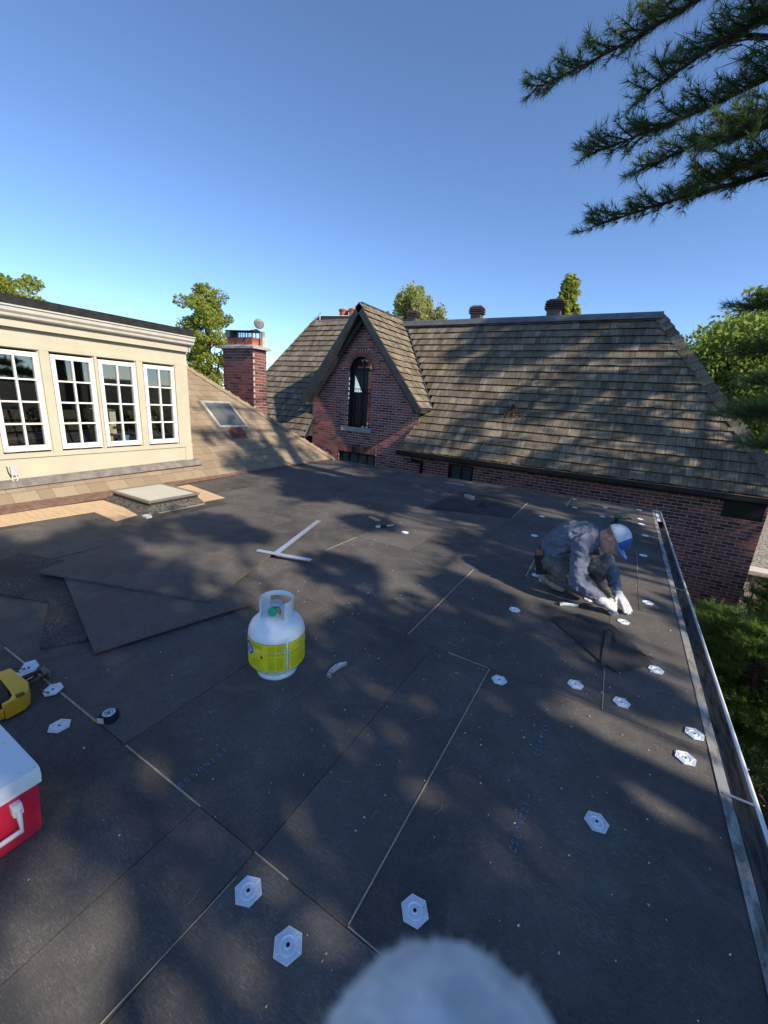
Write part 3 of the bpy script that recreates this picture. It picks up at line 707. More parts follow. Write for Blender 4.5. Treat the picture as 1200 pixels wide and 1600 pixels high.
while s < 4.5:
    zz = EZ + s*usn; yy = EY + s*ucs
    xr = 2.74 - (yy + .12 - EY) * 1.075 if s < 4.15 else -99; xl = left_lim(zz)
    x = xl - rs.random()*0.05
    while x < xr:
        w = rs.uniform(0.085, 0.20); a, c = max(x, xl), min(x+w, xr)
        if c - a > 0.02: cand.append((Vector(((a+c)/2, yy, zz)), c-a-.005, rs.uniform(-.003, .003), 1.0 if proj(((a+c)/2, yy, zz))[0] < 1180 else 0))
        x += w
    xl2, xr2 = -12.27 + (yy+.10-EY)*0.86, (-8.28 if zz < 1.25 else GX - (GZA-zz)/GS - 0.02)
    x = xl2
    while x < xr2 and s < 4.45:
        w = rs.uniform(0.085, 0.20); a, c = max(x, xl2), min(x+w, xr2)
        if c - a > 0.02: cand.append((Vector(((a+c)/2, yy, zz)), c-a-.005, rs.uniform(-.003, .003), 0.6))
        x += w
    s += EXS
def shv(c):
    d = proj(c[0])[2]; return c[3]*c[1]/(d*d)
cand.sort(key=shv, reverse=True)
for c, w, jit, _ in cand[:180]:
    o = bpy.data.objects.new('shake', shake_me); COL.objects.link(o); o.parent = mr
    o.matrix_local = Matrix.Translation(c + Vector((0, jit*ucs, jit*usn))) @ FB.to_4x4() @ Matrix.Rotation(rs.uniform(-.012, .012), 4, 'Z') @ Matrix.Diagonal((w, 1, rs.uniform(.8, 1.15), 1))
for c, w, jit, _ in cand[180:]:
    wedge(rest, c + Vector((0, jit*ucs, jit*usn)), (1, 0, 0), (0, ucs, usn), w, EXS+.07, .024*rs.uniform(.8, 1.2))
tag(rest.build('shakes', [shake_i, grain_shade], mr), kind='stuff')
# gable roof, both slopes
gr = MB(); GYF = 9.52
yb_ = lambda zz: EY + (zz - EZ)/PK
gr.add([(GX, GYF, GZA), (GX, yb_(GZA), GZA), (GX+GHW+.05, yb_(GZB), GZB-.05), (GX+GHW+.05, GYF, GZB-.05)], [(3, 2, 1, 0)])
gr.add([(GX, GYF, GZA), (GX, yb_(GZA), GZA), (GX-GHW-.05, yb_(GZB), GZB-.05), (GX-GHW-.05, GYF, GZB-.05)], [(0, 1, 2, 3)])
gro = gr.build('gable_roof', dark_m, house)
ga = math.atan(GS); gc, gs_ = math.cos(ga), math.sin(ga); glen = math.hypot(GHW, GZA-GZB)
for sg in (1, -1):
    s = -0.02; gm = MB()
    while s < glen - 0.05:
        zz = GZB + s*gs_; xx = GX + sg*(GHW - s*gc); y0, y1 = GYF - 0.02, yb_(zz + .1)
        y = y0
        while y < y1:
            w = rs.uniform(.085, .19); c = min(y+w, y1)
            if c - y > .02:
                cc = Vector((xx, (y+c)/2, zz))
                if sg > 0:
                    o = bpy.data.objects.new('shake', shake_me); COL.objects.link(o); o.parent = gro
                    B3 = Matrix(((0, -gc, gs_), (1, 0, 0), (0, gs_, gc)))
                    o.matrix_local = Matrix.Translation(cc) @ B3.to_4x4() @ Matrix.Diagonal((c-y-.005, 1, rs.uniform(.8, 1.2), 1))
                else: wedge(gm, cc, (0, -1, 0), (gc, 0, gs_), c-y-.005, EXS+.07, .024)
            y += w
        s += EXS
    if sg < 0: tag(gm.build('shakes', [shake_i, grain_shade], gro), kind='stuff')
# valley flashing, bargeboards, ridge and hip caps
b = MB(); b.tube([(GX+GHW+.02, yb_(GZB)-.03, GZB+.03), (GX+.1, yb_(GZA)-.03, GZA+.0)], 0.028, 6); b.build('valley_flashing', trim_dark, house)
for sg in (1, -1):
    b = MB(); dirv = Vector((sg*gc, 0, -gs_)); nv = Vector((sg*gs_, 0, gc)); ap = Vector((GX, GYF-.03, GZA+.03))
    b.obox(ap + dirv*(glen+.06)/2 - nv*0.075, dirv, (0, 1, 0), nv, (glen+.06)/2, 0.022, 0.075)
    b.obox(ap + dirv*(glen)/2 - nv*0.14 + Vector((0, .10, 0)), dirv, (0, 1, 0), nv, (glen)/2, 0.10, 0.012)
    b.obox(ap + dirv*(glen)/2 - nv*0.20 + Vector((0, .20, 0)), dirv, (0, 1, 0), nv, (glen-.1)/2, 0.018, 0.06)
    b.build('bargeboard', trim_dark, house)
    b = MB(); b.box(GX+sg*(GHW-.08)-.12, GX+sg*(GHW-.08)+.12, GYF-.02, YW+.02, GZB-.12, GZB-.06); b.build('eave_return', trim_dark, house)
b = MB(); b.box(-8.40, -8.325, EY-.02, YW+.02, -.9, EZ+.02); b.add([(-8.40, EY-.02, EZ+.02), (-8.40, 10.25, EZ+1.05), (-8.40, 10.25, -.2), (-8.40, EY-.02, -.2), (-8.325, EY-.02, EZ+.02), (-8.325, 10.25, EZ+1.05), (-8.325, 10.25, -.2), (-8.325, EY-.02, -.2)], [(0,1,2,3),(7,6,5,4),(0,4,5,1),(3,2,6,7),(0,3,7,4),(1,5,6,2)]); b.build('rake_board', trim_dark, house)
b = MB(); b.box(-6.55, 0.24, RYR-.09, RYR+.09, RZ+.03, RZ+.045); b.obox((-3.15, RYR-.10, RZ-.005), (1,0,0), (0, ucs, usn), (0,-usn,ucs), 3.39, .09, .012); b.build('ridge_cap', grey_metal, house)
# ridge shakes on the gable and hip shakes
hipd = Vector((0.20-2.72, RYR-EY, RZ-EZ)); hl = hipd.length; hipd.normalize()
nf, ns = Vector((0, -usn, ucs)), Vector((PK*.94, 0, 1)).normalized(); hu = (nf + ns).normalized()
ff = Vector((-1, 0, 0)); ff = (ff - nf*ff.dot(nf)); ff = (ff - hipd*ff.dot(hipd)).normalized(); fs_ = Vector((0, 1, 0)); fs_ = (fs_ - hipd*fs_.dot(hipd)).normalized()
hc = MB(); hv = []
for t, lf in ((0, .085), (.26, .05)): hv += [hipd*t + ff*.19 + hu*(lf-.02), hipd*t + hu*(lf+.012), hipd*t + fs_*.19 + hu*(lf-.02)]
hc.add(hv, [(0, 3, 4, 1), (1, 4, 5, 2), (0, 1, 2)]); hc_me = hc.mesh('hip_shake', shake_o)
for k in range(int(hl/.21)):
    o = bpy.data.objects.new('hip_shake', hc_me); COL.objects.link(o); o.parent = mr; o.location = Vector((2.72, EY, EZ)) + hipd*(k*.21)
b = MB(); lh0, lh1 = Vector((-12.27, EY, EZ)), Vector((-9.97, 12.17, 4.19))
for k in range(20):
    p = lh0.lerp(lh1, k/20); q = lh0.lerp(lh1, (k+1.15)/20); b.beam(p + Vector((0, 0, .035)), q + Vector((0, 0, .012)), .22, .03)
tag(b.build('hip_shakes', shake_i, mr), kind='stuff')
b = MB()
for k in range(12):
    y = GYF - .04 + k*.2; b.add([(GX-.10, y, GZA-.06), (GX, y, GZA+.055), (GX+.10, y, GZA-.06), (GX-.10, y+.24, GZA-.085), (GX, y+.24, GZA+.03), (GX+.10, y+.24, GZA-.085)], [(0, 1, 4, 3), (1, 2, 5, 4), (0, 2, 1)])
tag(b.build('ridge_shakes', shake_i, gro), kind='stuff')
# pale flat-top cap and pots on the left roof
b = MB(); b.add([(-9.95, 12.12, 4.13), (-9.85, 12.0, 3.93), (-7.5, 12.0, 3.93), (-7.5, 13.0, 4.15), (-9.3, 13.0, 4.28)], [(0, 1, 2, 3, 4)]); b.build('flat_top', plain('pale_membrane', (0.50, 0.48, 0.42), 0.8, var=0.15), house)
b = MB(); b.box(-9.88, -7.5, 11.96, 12.0, 3.86, 3.935); b.build('top_flashing', grey_metal, house)
clay = plain('clay', (0.42, 0.13, 0.07), 0.8, var=0.2)
for x in (-9.63, -9.20):
    b = MB(); b.lathe([(.0, 4.0), (.17, 4.0), (.16, 4.42), (.19, 4.44), (.19, 4.50), (.0, 4.50)], 14, (x, 13.1, 0)); b.build('chimney_pot', clay, house)
# ridge vents
def ridge_vent(x, sc):
    b = MB(); b.box(-.15, .15, -.13, .13, -.12, .17); v = b.build('roof_vent', plain('vent_brown', (0.12, 0.095, 0.085), 0.5, 0.4, 0.3), house, loc=(x, RYR+.12, RZ+.06)); v.scale = (sc, sc, sc)
    for k in range(4):
        b = MB(); h = .17 + k*.05; w = .215 if k < 3 else .20
        b.add([(-w,-w*.85,h),(w,-w*.85,h),(w,w*.85,h),(-w,w*.85,h),(-w*.78,-w*.66,h+.042),(w*.78,-w*.66,h+.042),(w*.78,w*.66,h+.042),(-w*.78,w*.66,h+.042)], [(0,3,2,1),(4,5,6,7),(0,1,5,4),(1,2,6,5),(2,3,7,6),(3,0,4,7)])
        b.build('louvre', v.data.materials[0], v)
    b = MB(); b.box(-.13, .13, -.11, .11, .36, .385); b.build('lid', v.data.materials[0], v)
ridge_vent(-6.19, .88); ridge_vent(-4.20, .95); ridge_vent(-2.15, 1.08)
# vent pipe with nest of dead leaves on the slope
pz = 1.34; py = EY + (pz-EZ)/PK
b = MB(); b.tube([(-2.44, py, pz-.05), (-2.44, py-.01, pz+.20)], .035, 10); b.lathe([(.09, -.01), (.05, .05)], 12, (-2.44, py, pz+.0)); b.build('vent_pipe', black_m, house)
lv = []; 
for k in range(240):
    a, r = rs.uniform(0, 6.28), abs(rs.gauss(0, .1)); x, s = -2.44 + math.cos(a)*r*1.2, math.sin(a)*r*.8 - .02
    c = Vector((x, py + s*ucs, pz + s*usn)) + Vector((0, -usn, ucs))*rs.uniform(.025, .07); d = Vector((rs.gauss(0,1), rs.gauss(0,1), rs.gauss(0,1))).normalized(); e = d.orthogonal()
    lv.append((c, d*.03, e*.012))
b = MB()
for c, d, e in lv: b.add([c-d-e*.3, c+e, c+d, c-e], [(0, 1, 2, 3)])
tag(b.build('dead_leaves', leaf_mat('dead_leaf', (0.16, 0.07, 0.03), (0.30, 0.16, 0.08), .1), house), kind='stuff')
b = MB()
for k in range(500):                       # needles and litter caught along the gutter
    x = rs.uniform(-5, 2.6); c = Vector((x, EY-.02+rs.uniform(-.09, .10), EZ+.012+rs.uniform(0, .03))); c.z += max(0, (c.y-EY))*PK; d = Vector((rs.gauss(0,1), rs.gauss(0,.4), rs.gauss(0,.2))).normalized()*rs.uniform(.02, .05); e = d.orthogonal().normalized()*.004
    b.add([c-d-e, c-d+e, c+d+e, c+d-e], [(0, 1, 2, 3)])
tag(b.build('leaf_litter', leaf_mat('litter', (0.20, 0.11, 0.05), (0.36, 0.24, 0.13), .1), house), kind='stuff')

# ------------------------------------------------------------------ chimney behind the hip
chm = thing('brick_chimney', 'dark brick chimney with concrete cap and red clay flues behind the shingle hip', 'chimney', (-8.0, 7.3, 0))
CW, CD, CZ0, CZ1 = 1.06, 0.42, -0.1, 2.42
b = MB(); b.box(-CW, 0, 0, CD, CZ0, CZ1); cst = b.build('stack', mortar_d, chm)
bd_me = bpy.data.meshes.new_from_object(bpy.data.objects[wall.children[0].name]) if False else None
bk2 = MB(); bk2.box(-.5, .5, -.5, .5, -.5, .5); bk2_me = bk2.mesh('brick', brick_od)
z, i, nb = 0.62, 0, 0
while z < CZ1 - .03:
    x = -CW - (BL/2 if i % 2 else 0)
    while x < 0.0:
        p, q = max(x, -CW-.004), min(x + BL - .011, .004)
        if q - p > .04:
            o = bpy.data.objects.new('brick', bk2_me); COL.objects.link(o); o.parent = cst; o.location = ((p+q)/2, .02, z+CH/2); o.scale = (q-p, .052, CH-.0115); nb += 1
        x += BL
    y = -(BL/2 if not i % 2 else 0) + 0.05
    while y < CD:
        p, q = max(y, .048), min(y + BL - .011, CD)
        if q - p > .04:
            o = bpy.data.objects.new('brick', bk2_me); COL.objects.link(o); o.parent = cst; o.location = (-.02, (p+q)/2, z+CH/2); o.scale = (.052, q-p, CH-.0115); nb += 1
        y += BL
    z += CH; i += 1
b = MB(); b.add([(-CW-.10,-.09,CZ1),(.10,-.09,CZ1),(.10,CD+.09,CZ1),(-CW-.10,CD+.09,CZ1),(-CW-.10,-.09,CZ1+.05),(.10,-.09,CZ1+.05),(.10,CD+.09,CZ1+.05),(-CW-.10,CD+.09,CZ1+.05),(-CW+.05,.06,CZ1+.10),(-.05,.06,CZ1+.10),(-.05,CD-.06,CZ1+.10),(-CW+.05,CD-.06,CZ1+.10)],
      [(0,3,2,1),(0,1,5,4),(1,2,6,5),(2,3,7,6),(3,0,4,7),(4,5,9,8),(5,6,10,9),(6,7,11,10),(7,4,8,11),(8,9,10,11)])
b.build('concrete_cap', plain('concrete', (0.33, 0.34, 0.34), 0.9, var=0.25, bump=.4), chm)
for x in (-.84, -.545, -.24):
    b = MB(); z0, z1 = CZ1+.09, CZ1+.27
    for x0, x1, y0, y1 in ((-.13,.13,-.13,-.10),(-.13,.13,.10,.13),(-.13,-.10,-.10,.10),(.10,.13,-.10,.10)): b.box(x0,x1,y0,y1,z0,z1)
    b.build('flue', clay, chm, loc=(x, CD/2, 0))
for x in (-.96, -.86, -.74, -.62, -.5, -.38, -.26, -.14):
    for y in (.08, CD-.08):
        b = MB(); b.box(x-.008, x+.008, y-.008, y+.008, CZ1+.25, CZ1+.43); b.build('cage_bar', black_m, chm)
b = MB(); b.box(-1.0, -.84, .04, .30, CZ1+.28, CZ1+.43); b.build('blower', grey_metal, chm)
b = MB(); b.add([(-1.05,0,CZ1+.44),(-.06,0,CZ1+.40),(-.06,CD,CZ1+.40),(-1.05,CD,CZ1+.44),(-1.0,CD/2,CZ1+.47),(-.5,CD/2,CZ1+.43),(-.1,CD/2,CZ1+.47)], [(0,1,6,5,4),(3,4,5,6,2),(0,4,3),(1,2,6)]); b.build('rain_hood', trim_dark, chm)
b = MB(); b.box(-.045, .03, CD-.14, CD-.06, CZ1+.05, CZ1+.42); b.build('post', plain('pale_post', (0.52, 0.43, 0.30), 0.8), chm)
b = MB(); b.lathe([(0, -.04), (.07, -.035), (.115, -.01), (.12, .01), (.08, .035), (.03, .05), (0, .052)], 20, (-.02, CD-.2, CZ1+.58), axis=(.75, -.55, .2)); b.build('round_cap', plain('weathered_disc', (0.42, 0.37, 0.31), 0.8, var=.35, scale=20), chm, smooth=True)

# ------------------------------------------------------------------ side yard: rubble wall with coping and timber steps
def rubble():
    m = NT('rubble', 0.9, (0.4, 0.36, 0.3), 0.2); v = m.geo_pos(); vo = m.n('TexVoronoi', {'feature': 'DISTANCE_TO_EDGE'}, Vector=v, Scale=7.0).outputs['Distance']
    c = m.mix(m.rng(vo, 0.01, 0.06), (0.10, 0.09, 0.07), m.ramp(m.noise(v, 9, 5), [(0.3, (0.24, 0.21, 0.17)), (0.7, (0.46, 0.42, 0.35))])); m.color(c); m.bump(m.rng(vo, 0, .1), .8, .03); return m.mat
rubm = rubble()
sw = thing('stone_wall', 'pale rubble stone garden wall with light coping beyond the brick corner', 'wall', (2.9, 14.6, GZ))
rng2 = random.Random(3)
for r_ in range(7):
    x = 0.0
    while x < 4.2:
        w = rng2.uniform(.18, .36); st = MB(); h_ = .24
        pts = [(-w/2+rng2.uniform(0,.03), -.12), (w/2-rng2.uniform(0,.03), -.12), (w/2, .10), (-w/2, .10)]
        st.add([(-w/2+.01+rng2.uniform(0,.03), -.10-rng2.uniform(0,.03), -h_/2+.01+rng2.uniform(0,.02)), (w/2-.01-rng2.uniform(0,.03), -.10-rng2.uniform(0,.03), -h_/2+.01), (w/2-.01-rng2.uniform(0,.03), -.10-rng2.uniform(0,.03), h_/2-.01-rng2.uniform(0,.02)), (-w/2+.01, -.10-rng2.uniform(0,.03), h_/2-.01),
                (-w/2, .1, -h_/2), (w/2, .1, -h_/2), (w/2, .1, h_/2), (-w/2, .1, h_/2)], [(0,1,2,3),(0,4,5,1),(1,5,6,2),(2,6,7,3),(3,7,4,0)])
        st.build('stone', rubm, sw, loc=(x + w/2, 0, .12 + r_*.24)); x += w
b = MB(); b.box(0, 4.3, -.05, .3, 0, 1.68); b.build('core', mortar_m, sw)
b = MB(); b.box(-.02, 4.3, -.18, .34, 1.69, 1.80); b.build('coping', plain('coping_stone', (0.62, 0.56, 0.47), .8, var=.15), sw)
b = MB(); b.box(2.9, 14, 14.9, 30, GZ, GZ+1.72); tag(b.build('patio', rubm), kind='structure')
stp = thing('timber_steps', 'pale timber steps climbing beside the brick corner, half hidden by pine', 'steps', (2.75, 10.0, GZ))
stm = wood_mat('step_wood', (0.34, 0.28, 0.20), (3, 40, 40))
for k in range(7):
    b = MB(); b.box(0, 1.1, k*.27, k*.27+.24, .14 + k*.19, .19 + k*.19); b.build('tread', stm, stp)
    b = MB(); b.box(.02, 1.08, k*.27+.20, k*.27+.23, max(0, k*.19-.06), .14 + k*.19); b.build('riser', dark_m, stp)
# ================================================================== VEGETATION
def unit(v): return v / np.maximum(np.linalg.norm(v, axis=-1, keepdims=True), 1e-9)
def leaves_mesh(name, C, size, mat, up_bias=0.5, aspect=0.6, rng=RNG):
    """one folded diamond leaf (2 tris sharing the midrib) at each point of C"""
    n = len(C)
    d = unit(rng.normal(size=(n, 3))); nrm = unit(rng.normal(size=(n, 3)) + np.array([0, 0, up_bias]))
    d = unit(d - nrm * (d * nrm).sum(1, keepdims=True)); w = np.cross(nrm, d)
    L = (size * rng.uniform(0.6, 1.3, n))[:, None]
    V = np.stack([C - d*L*.5, C + w*L*aspect*.5 + nrm*L*.10, C + d*L*.5, C - w*L*aspect*.5 + nrm*L*.10], 1).reshape(-1, 3)
    F = (np.arange(n) * 4)[:, None] + np.array([[0, 1, 2, 3]])
    F = np.concatenate([F[:, [0, 1, 2]], F[:, [0, 2, 3]]]); return np_mesh(name, V, F, mat)

def limb(B, a, b, r0, r1, bend=0.1, seg=6, rng=random):
    a, b = Vector(a), Vector(b); L = (b - a).length
    o = Vector((rng.uniform(-1, 1), rng.uniform(-1, 1), rng.uniform(0, 1))) * L * bend
    pts = [a.lerp(b, t) + o * (4*t*(1-t)) for t in [i/seg for i in range(seg+1)]]
    B.tube(pts, [r0 + (r1-r0)*i/seg for i in range(seg+1)], 7); return pts

def broadleaf(name, base, height, crown_c, crown_r, nclump, nleaf, leaf, mat, label, cat='tree', group=None, lean=None, seed=1, clump_r=(.5, .9), bark=None, shape='round'):
    rg = np.random.default_rng(seed); rr = random.Random(seed)
    t = thing(name, label, cat, base, 0, group); bx, by, bz = base
    B = MB(); cc = Vector(crown_c) - Vector(base); top = cc + Vector((0, 0, crown_r[2]*.6))
    limb(B, (0, 0, 0), cc, height*.022+.05, height*.010+.02, .03, 8, rr); limb(B, cc, top, height*.010+.02, .02, .05, 5, rr)
    cl = []
    for k in range(nclump):
        v = rg.normal(size=3); v /= np.linalg.norm(v); rad = rg.uniform(.35, 1.0) ** .6 * (rg.uniform(1.0, 1.22) if rg.random() < .2 else 1.0)
        p = np.array(cc) + v * rad * np.array(crown_r)
        if shape == 'cone':
            h = rg.uniform(-1, 1); a = rg.uniform(0, 6.28); q = math.sqrt(max(0, 1 - (h*.5+.5)**1.3)) * rg.uniform(.2, 1) ; p = np.array(cc) + np.array([math.cos(a)*q*crown_r[0], math.sin(a)*q*crown_r[1], h*crown_r[2]])
        cl.append((p, rg.uniform(*clump_r)))
        if k < 34:
            st = Vector((0, 0, 0)).lerp(top, rr.uniform(.45, .9)); limb(B, st, Vector(p), .035*height/8, .008, .12, 5, rr)
    B.build('trunk', bark or bark_g, t, smooth=True)
    C = []
    per = nleaf // nclump
    for p, r in cl:
        q = rg.normal(size=(per, 3)); q /= np.linalg.norm(q, axis=1)[:, None]; q *= (rg.uniform(0.15, 1, per)**.5)[:, None] * r; q[:, 2] *= (1.5 if shape == 'cone' else .65); q[:, :2] *= (.6 if shape == 'cone' else 1.0); C.append(p + q)
    link('crown', leaves_mesh('crown', np.concatenate(C), leaf, mat, .6, rng=rg), None, t)
    return t

bark_g = bark_mat('bark', (0.10, 0.085, 0.065)); bark_p = bark_mat('pine_bark', (0.085, 0.06, 0.05))
leaf_lime = leaf_mat('leaf_lime', (0.15, 0.20, 0.03), (0.36, 0.39, 0.07), .45)
leaf_mid = leaf_mat('leaf_mid', (0.10, 0.17, 0.035), (0.28, 0.34, 0.06), .45)
leaf_wil = leaf_mat('leaf_willow', (0.22, 0.26, 0.08), (0.42, 0.43, 0.16), .45)
needle_m = leaf_mat('pine_needle', (0.055, 0.115, 0.048), (0.15, 0.205, 0.07), .45)
needle_g = leaf_mat('pine_needle_green', (0.07, 0.14, 0.03), (0.20, 0.30, 0.065), .4)
needle_y = leaf_mat('pine_needle_bright', (0.05, 0.10, 0.022), (0.14, 0.17, 0.035), .3)

def at(px, py, Y):
    return on_y(px, py, Y)
# trees behind the roofs: (pixel of crown centre, distance along Y)
def tree_at(px, py, Y, rx_px, rz_px, *a, **k):
    c = at(px, py, Y); d = proj(c)[2]; rx, rz = rx_px*d/FPX, rz_px*d/FPX
    return c, (rx, rx, rz)
c, r = tree_at(327, 534, 26, 42, 80)
broadleaf('leafy_tree', (c.x, c.y, GZ), 14, c, r, 80, 17000, .27, leaf_lime, 'tall yellow-green tree rising between the dormer and the brick chimney', seed=4, clump_r=(.5, 1.25))
c, r = tree_at(-15, 478, 14, 75, 62)
broadleaf('leafy_tree', (c.x, c.y, GZ), 12, c, r, 60, 12000, .30, leaf_lime, 'green treetop showing over the dormer roof at the left edge', seed=5, clump_r=(.6, 1.2))
c, r = tree_at(648, 508, 34, 58, 40)
broadleaf('feathery_tree', (c.x, c.y, GZ), 14, c, r, 44, 11000, .30, leaf_wil, 'pale feathery treetop peeking over the roof beside the pointed gable', seed=6, clump_r=(.6, 1.1), shape='cone')
c, r = tree_at(885, 486, 30, 20, 38)
broadleaf('poplar_tree', (c.x, c.y, GZ), 16, c, r, 40, 5200, .34, leaf_lime, 'narrow poplar top behind the largest ridge vent', seed=7, clump_r=(.35, .6), shape='cone')
c, r = tree_at(1165, 625, 19, 92, 125)
broadleaf('maple_tree', (c.x, c.y, GZ), 12, c, r, 130, 40000, .17, leaf_mid, 'broad green maple beyond the right end of the shake roof', seed=8, clump_r=(.6, 1.25))
c, r = tree_at(1235, 560, 24, 90, 110)
broadleaf('maple_tree', (c.x, c.y, GZ), 14, c, r, 60, 14000, .32, leaf_lime, 'brighter yellow-green tree behind the maple at the right edge', seed=9, clump_r=(.8, 1.5))

# ------------------------------------------------------------------ pines
def needles(P, D, per, L, wid, rng, spread=0.75):
    """tufts: P points, D twig directions -> triangles"""
    n = len(P); P = np.repeat(P, per, 0); D = np.repeat(D, per, 0)
    d = unit(D + rng.normal(size=P.shape) * spread * .6 + np.array([0, 0, .12])); ln = (L * rng.uniform(.7, 1.15, len(P)))[:, None]
    w = unit(np.cross(d, rng.normal(size=P.shape))) * wid
    V = np.stack([P - w, P + w, P + d*ln], 1).reshape(-1, 3)
    return V
def pine_branch(B, VL, a, b, sag, r0, rng, bare=.25, dens=1.0, twigL=.5, per=12, L=.088, wid=.0024, step=.026, upl=.35, sub=2):
    a, b = np.array(a, float), np.array(b, float); n = 24; bl = np.linalg.norm(b - a)
    ts = np.linspace(0, 1, n+1); bow = np.array([0, 0, sag*bl]); wob = unit(rng.normal(size=3))*bl*.02
    pts = a[None] + (b-a)[None]*ts[:, None] + bow[None]*(4*ts*(1-ts))[:, None] + wob[None]*np.sin(ts*9)[:, None]*.5
    B.tube([Vector(p) for p in pts], [r0*(1-t)**.8 + .004 for t in ts], 6)
    nt = int(bl*(1-bare)*30*dens)
    side = unit(np.cross((b-a), np.array([0, 0, 1.])))
    for k in range(nt):
        u = bare + (1-bare)*(k + rng.uniform(0, 1))/nt; p = a + (b-a)*u + bow*(4*u*(1-u)) + wob*math.sin(u*9)*.5; tg = unit(b - a + bow*(4 - 8*u))
        s = 1 if k % 2 else -1
        d = unit(tg*rng.uniform(.5, 1.1) + side*s*rng.uniform(.25, .9) + np.array([0, 0, rng.uniform(-.05, 1)*upl]))
        ll = twigL * (1.15 - .75*u) * rng.uniform(.55, 1.15); e = p + d*ll + np.array([0, 0, .12*ll]); m_ = (p+e)/2 + np.array([0, 0, -.04*ll])
        B.tube([Vector(p), Vector(m_), Vector(e)], [.006, .004, .002], 4, False)
        nn = max(3, int(ll*.8/step)); tt = np.linspace(.2, 1, nn)[:, None]
        q = (1-tt)**2*p + 2*tt*(1-tt)*m_ + tt*tt*e
        VL.append(needles(q, np.repeat((d*.9 + tg*.3)[None], nn, 0), per, L, wid, rng, 1.0))
        for j in range(sub):                     # side shoots
            uu = rng.uniform(.25, .85); b0 = p + (e-p)*uu; d2 = unit(d*.8 + rng.normal(size=3)*.6 + np.array([0, 0, .35])); l2 = ll*rng.uniform(.3, .55)
            n2 = max(3, int(l2/step)); t2 = np.linspace(.15, 1, n2)[:, None]; VL.append(needles(b0 + d2*l2*t2, np.repeat(d2[None], n2, 0), per, L, wid, rng, 1.0))
    tt = np.linspace(.86, 1, 8)[:, None]; q = a + (b-a)*tt + bow*(4*tt*(1-tt)); VL.append(needles(q, np.repeat(unit(b-a)[None], 8, 0), per*2, L, wid, rng))
def tri_mesh(name, VL, mat):
    V = np.concatenate(VL); return np_mesh(name, V, np.arange(len(V)).reshape(-1, 3), mat)

rg = np.random.default_rng(21)
PT = Vector((4.3, 4.6, GZ))
pine = thing('pine_tree', 'tall white pine off the right edge, its long boughs reaching over the roof', 'tree', PT)
BW, VL, VB = MB(), [], []
BW.tube([(0, 0, 0), (.05, .02, 4), (-.03, .05, 8), (.02, 0, 12), (0, 0, 15)], [.30, .26, .20, .13, .04], 12)
P0 = np.array(PT)
def rel(v): return np.array(v) - P0
def bough(pix, Y, rootz, sag=.05, bare=.3, twigL=.5, dens=1.0, VLx=None, rooty=0.0, per=11, upl=.35, r0=.032):
    tip = np.array(on_y(*pix, Y)) if not hasattr(Y, 'x') else np.array(Y)
    root = np.array([0, rooty, rootz - GZ]); pine_branch(BW, VL if VLx is None else VLx, root, rel(tip), sag, r0, rg, bare, dens, twigL, per, upl=upl)
# (tip pixel, Y of tip, height at the trunk): the boughs seen against the sky
bough((835, 132), 4.3, 6.1, -.02, .36, .42, 1.0)
bough((1012, 30), 4.4, 6.4, .02, .50, .30, .9, r0=.035)
bough((928, 232), 4.4, 5.15, -.02, .30, .50, 1.25)
bough((1010, 150), 4.3, 5.3, .03, .45, .50, 1.2)
bough((1140, 60), 4.5, 5.2, .02, .45, .5, .9)
bough((926, 358), 4.5, 4.2, -.02, .32, .46, 1.1)
bough((1000, 268), 4.4, 4.5, .02, .42, .50, 1.1)
bough((1092, 292), 4.2, 3.8, .02, .50, .55, 1.5, VLx=VB)
bough((1130, 215), 4.2, 4.1, .02, .55, .6, 1.3)
bough((1172, 480), 4.6, 2.3, .03, .60, .45, 1.3, VLx=VB)
bough((1165, 555), 4.9, 1.9, .03, .62, .45, 1.1, VLx=VB)
bough((1152, 655), 4.8, 1.9, -.02, .60, .55, 1.6)
bough((1180, 600), 4.5, 2.1, -.02, .62, .5, 1.4)
bough((1185, 700), 5.2, 1.3, .0, .6, .5, 1.2)
for k in range(64):      # the rest of the crown, beyond the right edge of the picture
    a = rg.uniform(0, 6.283); z = rg.uniform(.2, 13.2) - 0.0; Lb = (2.6 - .16*max(0, z-4))*rg.uniform(.7, 1.1)
    if Lb < .5: continue
    dx, dy = math.cos(a), math.sin(a)
    if dx < -.25: continue                       # the side towards the roof is placed by hand above
    r_ = np.array([0, 0, z - GZ]) if z > 0 else np.array([0, 0, z-GZ])
    pine_branch(BW, VL, r_, r_ + np.array([dx*Lb, dy*Lb, .15*Lb]), .02, .04, rg, .25, .45, .6, 5, .11, .0034, .06, sub=1)
BW.build('trunk', bark_p, pine, smooth=True)
link('crown', tri_mesh('crown', VL, needle_m), None, pine); link('crown_tip', tri_mesh('crown_tip', VB, needle_y), None, pine)
# bare twigs at the top right
bt = MB()
root = on_y(1260, 60, 4.5)
for tip in ((1092, 62), (1060, 70), (1080, 78), (1110, 20), (1150, 95)):
    e = on_y(*tip, 4.3); m1 = root.lerp(e, .5) + Vector((0, 0, .03)); bt.tube([Vector(root)-PT, m1-PT, e-PT], [.012, .007, .002], 5)
    for k in range(7):
        u = random.uniform(.3, .95); p = Vector(root).lerp(e, u); q = p + (e-Vector(root)).normalized()*random.uniform(.08, .2) + Vector((0, 0, random.uniform(-.12, .12))); bt.tube([p-PT, q-PT], [.004, .0015], 4, False)
bt.build('bare_twigs', plain('twig_bark', (0.10, 0.05, 0.06), .9), pine)

